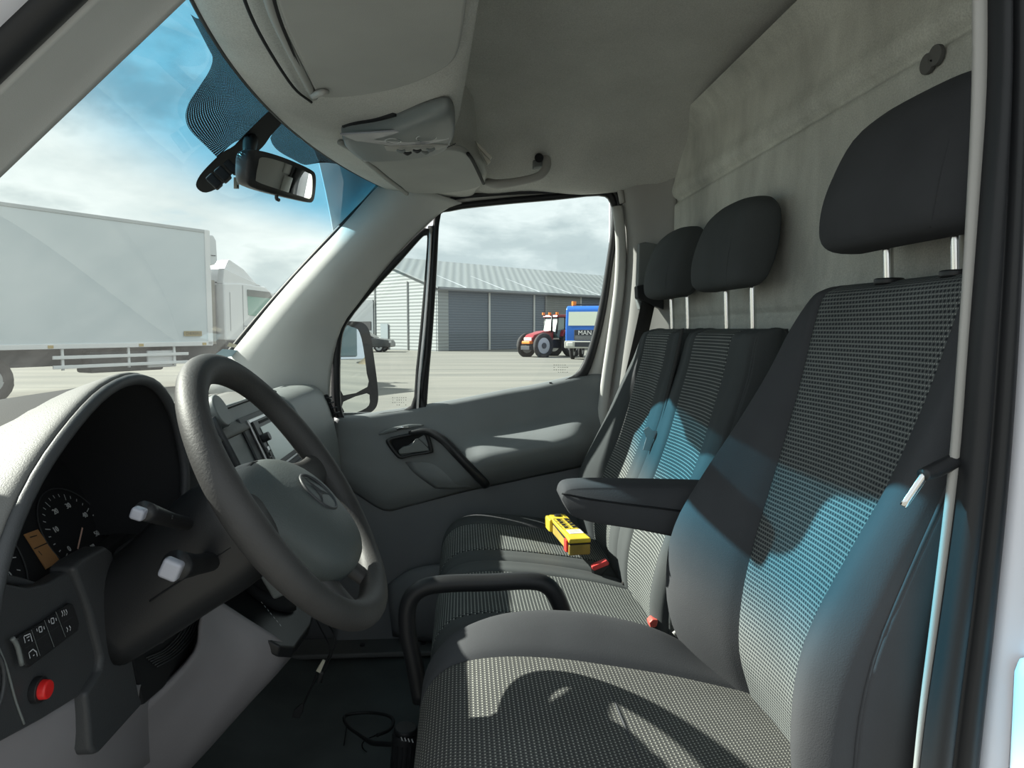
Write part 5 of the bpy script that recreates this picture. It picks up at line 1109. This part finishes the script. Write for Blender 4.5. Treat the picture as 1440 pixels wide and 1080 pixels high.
prism('roller_door', [B(-.05, 8.2, 0), B(-.05, 11.8, 0), B(-.05, 11.8, 4.1), B(-.05, 8.2, 4.1)], -ld*.06, base_mat('roller door', (.15, .17, .18), .5), bn, 0)
prism('roller_window', [B(-.13, 8.5, 1.6), B(-.13, 11.5, 1.6), B(-.13, 11.5, 2.3), B(-.13, 8.5, 2.3)], -ld*.02, M['soft'], bn, 0)
prism('side_door', [B(-.05, 6.2, 0), B(-.05, 7.2, 0), B(-.05, 7.2, 2.1), B(-.05, 6.2, 2.1)], -ld*.05, base_mat('side door', (.22, .26, .28), .5), bn, 0)
for w_ in (3.6, 8.0): prism('cladding_joint', [B(-.03, w_, 0), B(-.03, w_+.08, 0), B(-.03, w_+.08, eave+.6), B(-.03, w_, eave+.6)], -ld*.05, M['fascia'], bn, 0)
# dark SUV by the gable
su = Pw(556, 492, z=0); d2 = Vector((.99, -.12, 0)); T2 = frame2((su.x+.2, su.y-6, 0), d2)
sv = tag(empty('parked_car', (su.x+.2, su.y-6, 0)), 'dark grey parked car beside the shed gable', 'car')
bl = base_mat('dark grey car paint', (.03, .036, .04), .25)
fprof('car_body', T2, [(-4.4, .35), (-4.45, .9), (-4.3, 1.0), (-1.1, 1.02), (-.15, .88), (0, .65), (-.02, .35)], 0, 1.85, bl, sv, .08)
fprof('car_cabin', T2, [(-4.2, 1.0), (-3.9, 1.55), (-3.2, 1.68), (-2.2, 1.64), (-1.15, 1.02)], .12, 1.73, bl, sv, .08)
fprof('side_window', T2, [(-3.9, 1.05), (-3.7, 1.45), (-3.1, 1.57), (-2.25, 1.54), (-1.45, 1.05)], .10, .13, dglass, sv, .0)
for s in (-.85, -3.55): wheel(T2, s, .12, .36, .24, sv); wheel(T2, s, 1.7, .36, .24, sv)
fbox('tail_light', T2, (-.10, -.01, .68), (-.02, .4, .82), base_mat('lamp glass', (.5, .5, .5), .2), sv, .0)
# red tractor
tr0 = Pw(757, 501, z=0); d3 = Vector((-.80, -.60, 0)); T3 = frame2((tr0.x, tr0.y, 0), d3)
tt = tag(empty('tractor', (tr0.x, tr0.y, 0)), 'red farm tractor with big black tyres in the yard', 'tractor')
red = base_mat('tractor red', (.26, .022, .03), .35); org = base_mat('orange beacon', (.85, .22, .03), .4)
K = .86
def t3(s, w_, h): return T3(s*K, w_*K, h*K)
fprof('bonnet', t3, [(-.3, 1.15), (-.3, 1.85), (.6, 1.78), (1.5, 1.55), (1.75, 1.3), (1.7, 1.05)], .35, 1.25, red, tt, .06)
fprof('engine_block', t3, [(-1.6, .55), (-1.6, 1.2), (1.6, 1.15), (1.7, .7)], .45, 1.15, dk, tt, .04)
fbox('front_weight', t3, (1.6, .4, .92), (1.95, 1.2, 1.08), org, tt, .03)
fbox('front_weight_lower', t3, (1.6, .35, .5), (2.0, 1.25, .75), dk, tt, .03)
cbb = fprof('cab_frame', t3, [(-.35, 1.6), (-.55, 2.75), (-1.9, 2.75), (-2.1, 1.5), (-.6, 1.3)], .15, 1.45, base_mat('cab glass', (.16, .24, .23), .15, 0, .7), tt, .03)
fprof('windscreen', t3, [(-.30, 1.75), (-.50, 2.65), (-.60, 2.65), (-.4, 1.75)], .2, 1.4, base_mat('pale glass', (.55, .66, .62), .15), cbb, .0)
fprof('cab_roof', t3, [(-.35, 2.75), (-.45, 2.95), (-1.95, 2.95), (-2.1, 2.75)], .05, 1.55, red, tt, .05)
for w_ in (.15, 1.45):
    tube('cab_pillar', [t3(-.38, w_, 1.6), t3(-.52, w_, 2.75)], .05, M['black'], tt, seg=8, smooth_path=False); tube('cab_pillar', [t3(-1.2, w_, 1.5), t3(-1.2, w_, 2.75)], .04, M['black'], tt, seg=8, smooth_path=False)
for s, w_ in ((-.4, .1), (-.4, .75), (-.4, 1.5)): cyl('beacon', t3(s, w_, 2.93), t3(s, w_, 3.10), .09, org, tt, seg=12)
tube('exhaust', [t3(.0, 1.35, 1.7), t3(0, 1.4, 2.9)], .06, M['black'], tt, seg=8, smooth_path=False)
for w_ in (-.15, 1.75): wheel(t3, -1.55, w_, .92, .55, tt); wheel(t3, 1.15, w_*.9+.1, .80, .45, tt)
for w_ in (-.15, 1.45): fprof('rear_mudguard', t3, [(-.65, 1.4), (-.8, 1.85), (-1.6, 2.0), (-2.3, 1.8), (-1.6, 1.75), (-.9, 1.5)], w_, w_+.35, red, tt, .03)
fbox('headlamp', t3, (1.70, .42, 1.15), (1.76, 1.18, 1.32), base_mat('lamp', (.7, .7, .66), .2), tt, .01)
# blue lorry
bt = Pw(796, 505.5, z=0); d4 = Vector((-.35, -.936, 0)); n4 = Vector((.936, -.35, 0)); T4 = lambda s, w_, h: Vector((bt.x, bt.y, 0))+d4*s+n4*w_+Vector((0, 0, h))
ly = tag(empty('lorry', (bt.x, bt.y, 0)), 'blue lorry facing the van beside the red tractor', 'truck')
blu = base_mat('lorry blue', (.02, .13, .50), .3)
kz = 1.0
fprof('cab_body', T4, [(0, .95), (.02, 1.75), (-.12, 2.75), (-.3, 2.92), (-2.0, 2.95), (-2.1, .95)], -.05, 2.25, blu, ly, .08)
fprof('windscreen', T4, [(.035, 1.85), (-.085, 2.60), (-.13, 2.60), (.0, 1.85)], .12, 2.08, base_mat('pale windscreen', (.55, .60, .50), .12, 0, .8), ly, .0)
fprof('side_window', T4, [(-.35, 1.9), (-.4, 2.55), (-1.2, 2.55), (-1.2, 1.9)], 2.22, 2.28, dglass, ly, .0)
fbox('bumper', T4, (-.2, -.08, .62), (.10, 2.28, 1.02), base_mat('cream bumper', (.48, .48, .44), .5), ly, .04)
fbox('bumper_gap', T4, (.05, .5, .7), (.12, 1.75, .95), dk, ly, .01)
for w_ in (.05, 1.75): fbox('headlamp', T4, (.08, w_, .72), (.14, w_+.35, .95), base_mat('lamp glass pale', (.75, .75, .7), .2), ly, .03)
gr = fbox('grille', T4, (.0, .45, 1.05), (.06, 1.65, 1.62), dk, ly, .02)
text('lorry_lettering', 'MAN', .34, T4(.075, 1.05, 1.45), n4, (0, 0, 1), base_mat('lettering', (.75, .75, .75), .4), gr, .01)
for k in range(3): fbox('grille_slat', T4, (.05, .5, 1.10+k*.08), (.075, 1.6, 1.13+k*.08), rimm, gr, .0)
fbox('chassis', T4, (-4.0, .5, .6), (-.2, 1.7, .95), dk, ly, .02)
for w_ in (.22, 1.98): wheel(T4, -.7, w_, .52, .32, ly); wheel(T4, -3.2, w_, .52, .32, ly)
for w_ in (.3, 1.95): cyl('beacon', T4(-.6, w_, 2.95), T4(-.6, w_, 3.18), .13, org, ly, seg=12)
fbox('beacon_bar', T4, (-.65, .2, 2.98), (-.58, 2.05, 3.04), dk, ly, .01)
# light pole and far vehicles beyond the white truck
pb = Pw(428, 463, y=70); lp = tag(empty('light_pole', (pb.x, 70, 0)), 'slim light pole against the sky beyond the windscreen pillar', 'lamp post')
cyl('pole', (pb.x, 70, 0), (pb.x, 70, 6.4), .09, M['fascia'], lp); prism('lamp_head', [(pb.x-.35, 69.8, 6.4), (pb.x+.35, 69.8, 6.4), (pb.x+.35, 70.2, 6.4), (pb.x-.35, 70.2, 6.4)], (0, 0, .12), M['fascia'], lp, .02)
for i, (px_, cl_, lab) in enumerate(((385, (.7, .7, .68), 'white van parked far off beyond the cab of the white truck'), (400, (.55, .6, .62), 'pale grey van far off, part hidden behind the windscreen pillar'))):
    q = Pw(px_, 478, z=0); q = Vector((q.x, min(q.y, 60), 0)); q = Vector((CAM.x+(q.x-CAM.x), q.y, 0)); T5 = frame2((q.x, q.y+i*4, 0), (1, .1, 0))
    v = tag(empty('delivery_van', (q.x, q.y+i*4, 0)), lab, 'van')
    fprof('van_body', T5, [(-3, .4), (-3, 2.5), (1.2, 2.55), (1.9, 1.6), (2.6, 1.3), (2.7, .4)], 0, 1.9, base_mat('far van paint', cl_, .4), v, .1)
    fprof('side_window', T5, [(.3, 1.5), (.3, 2.2), (1.1, 2.2), (1.6, 1.5)], -.02, .02, dglass, v, 0)
    for s in (-2, 1.8): wheel(T5, s, .1, .36, .24, v)
# modern building with sand heaps behind, seen in the wing mirror
hb_o = Vector((30, 22, 0)); hb2 = tag(empty('office_block', hb_o), 'blue grey two storey building behind the van, seen reflected in the wing mirror', 'building')
T6 = frame2(hb_o, (.42, -.91, 0))
fbox('building_body', T6, (-7, 0, 0), (12, 12, 6.5), base_mat('slate cladding', (.17, .20, .24), .5), hb2, .05)
fbox('pale_wing', T6, (-16, 1, 0), (-7, 12, 7.2), base_mat('pale cladding', (.50, .47, .40), .6), hb2, .05)
for k in range(6):
    fbox('window', T6, (-6+k*3, -.06, 3.6), (-4.8+k*3, .1, 5.2), dglass, hb2, .0); fbox('ground_window', T6, (-6.2+k*3, -.06, .2), (-4.4+k*3, .1, 2.8), dglass, hb2, .0)
sand = plastic('sand', (.42, .35, .24), .95, 3, .6, .15)
for i, (s, w_, r, lab) in enumerate(((-5, -5, 3.0, 'larger conical sand heap before the slate building behind'), (2, -5.5, 2.4, 'smaller conical sand heap before the slate building behind'))):
    c_ = T6(s, w_, 0); G = [[c_+Vector((math.cos(a)*r*f_*(1+.08*math.sin(3*a)), math.sin(a)*r*f_, h*r*.75)) for a in np.linspace(0, 2*math.pi, 17)[:-1]] for f_, h in ((1, 0), (.7, .35), (.4, .68), (.15, .93), (.02, 1))]
    tag(sheet('sand_heap', G, sand, None, 2, 2, 0, closed_v=True), lab, 'heap')
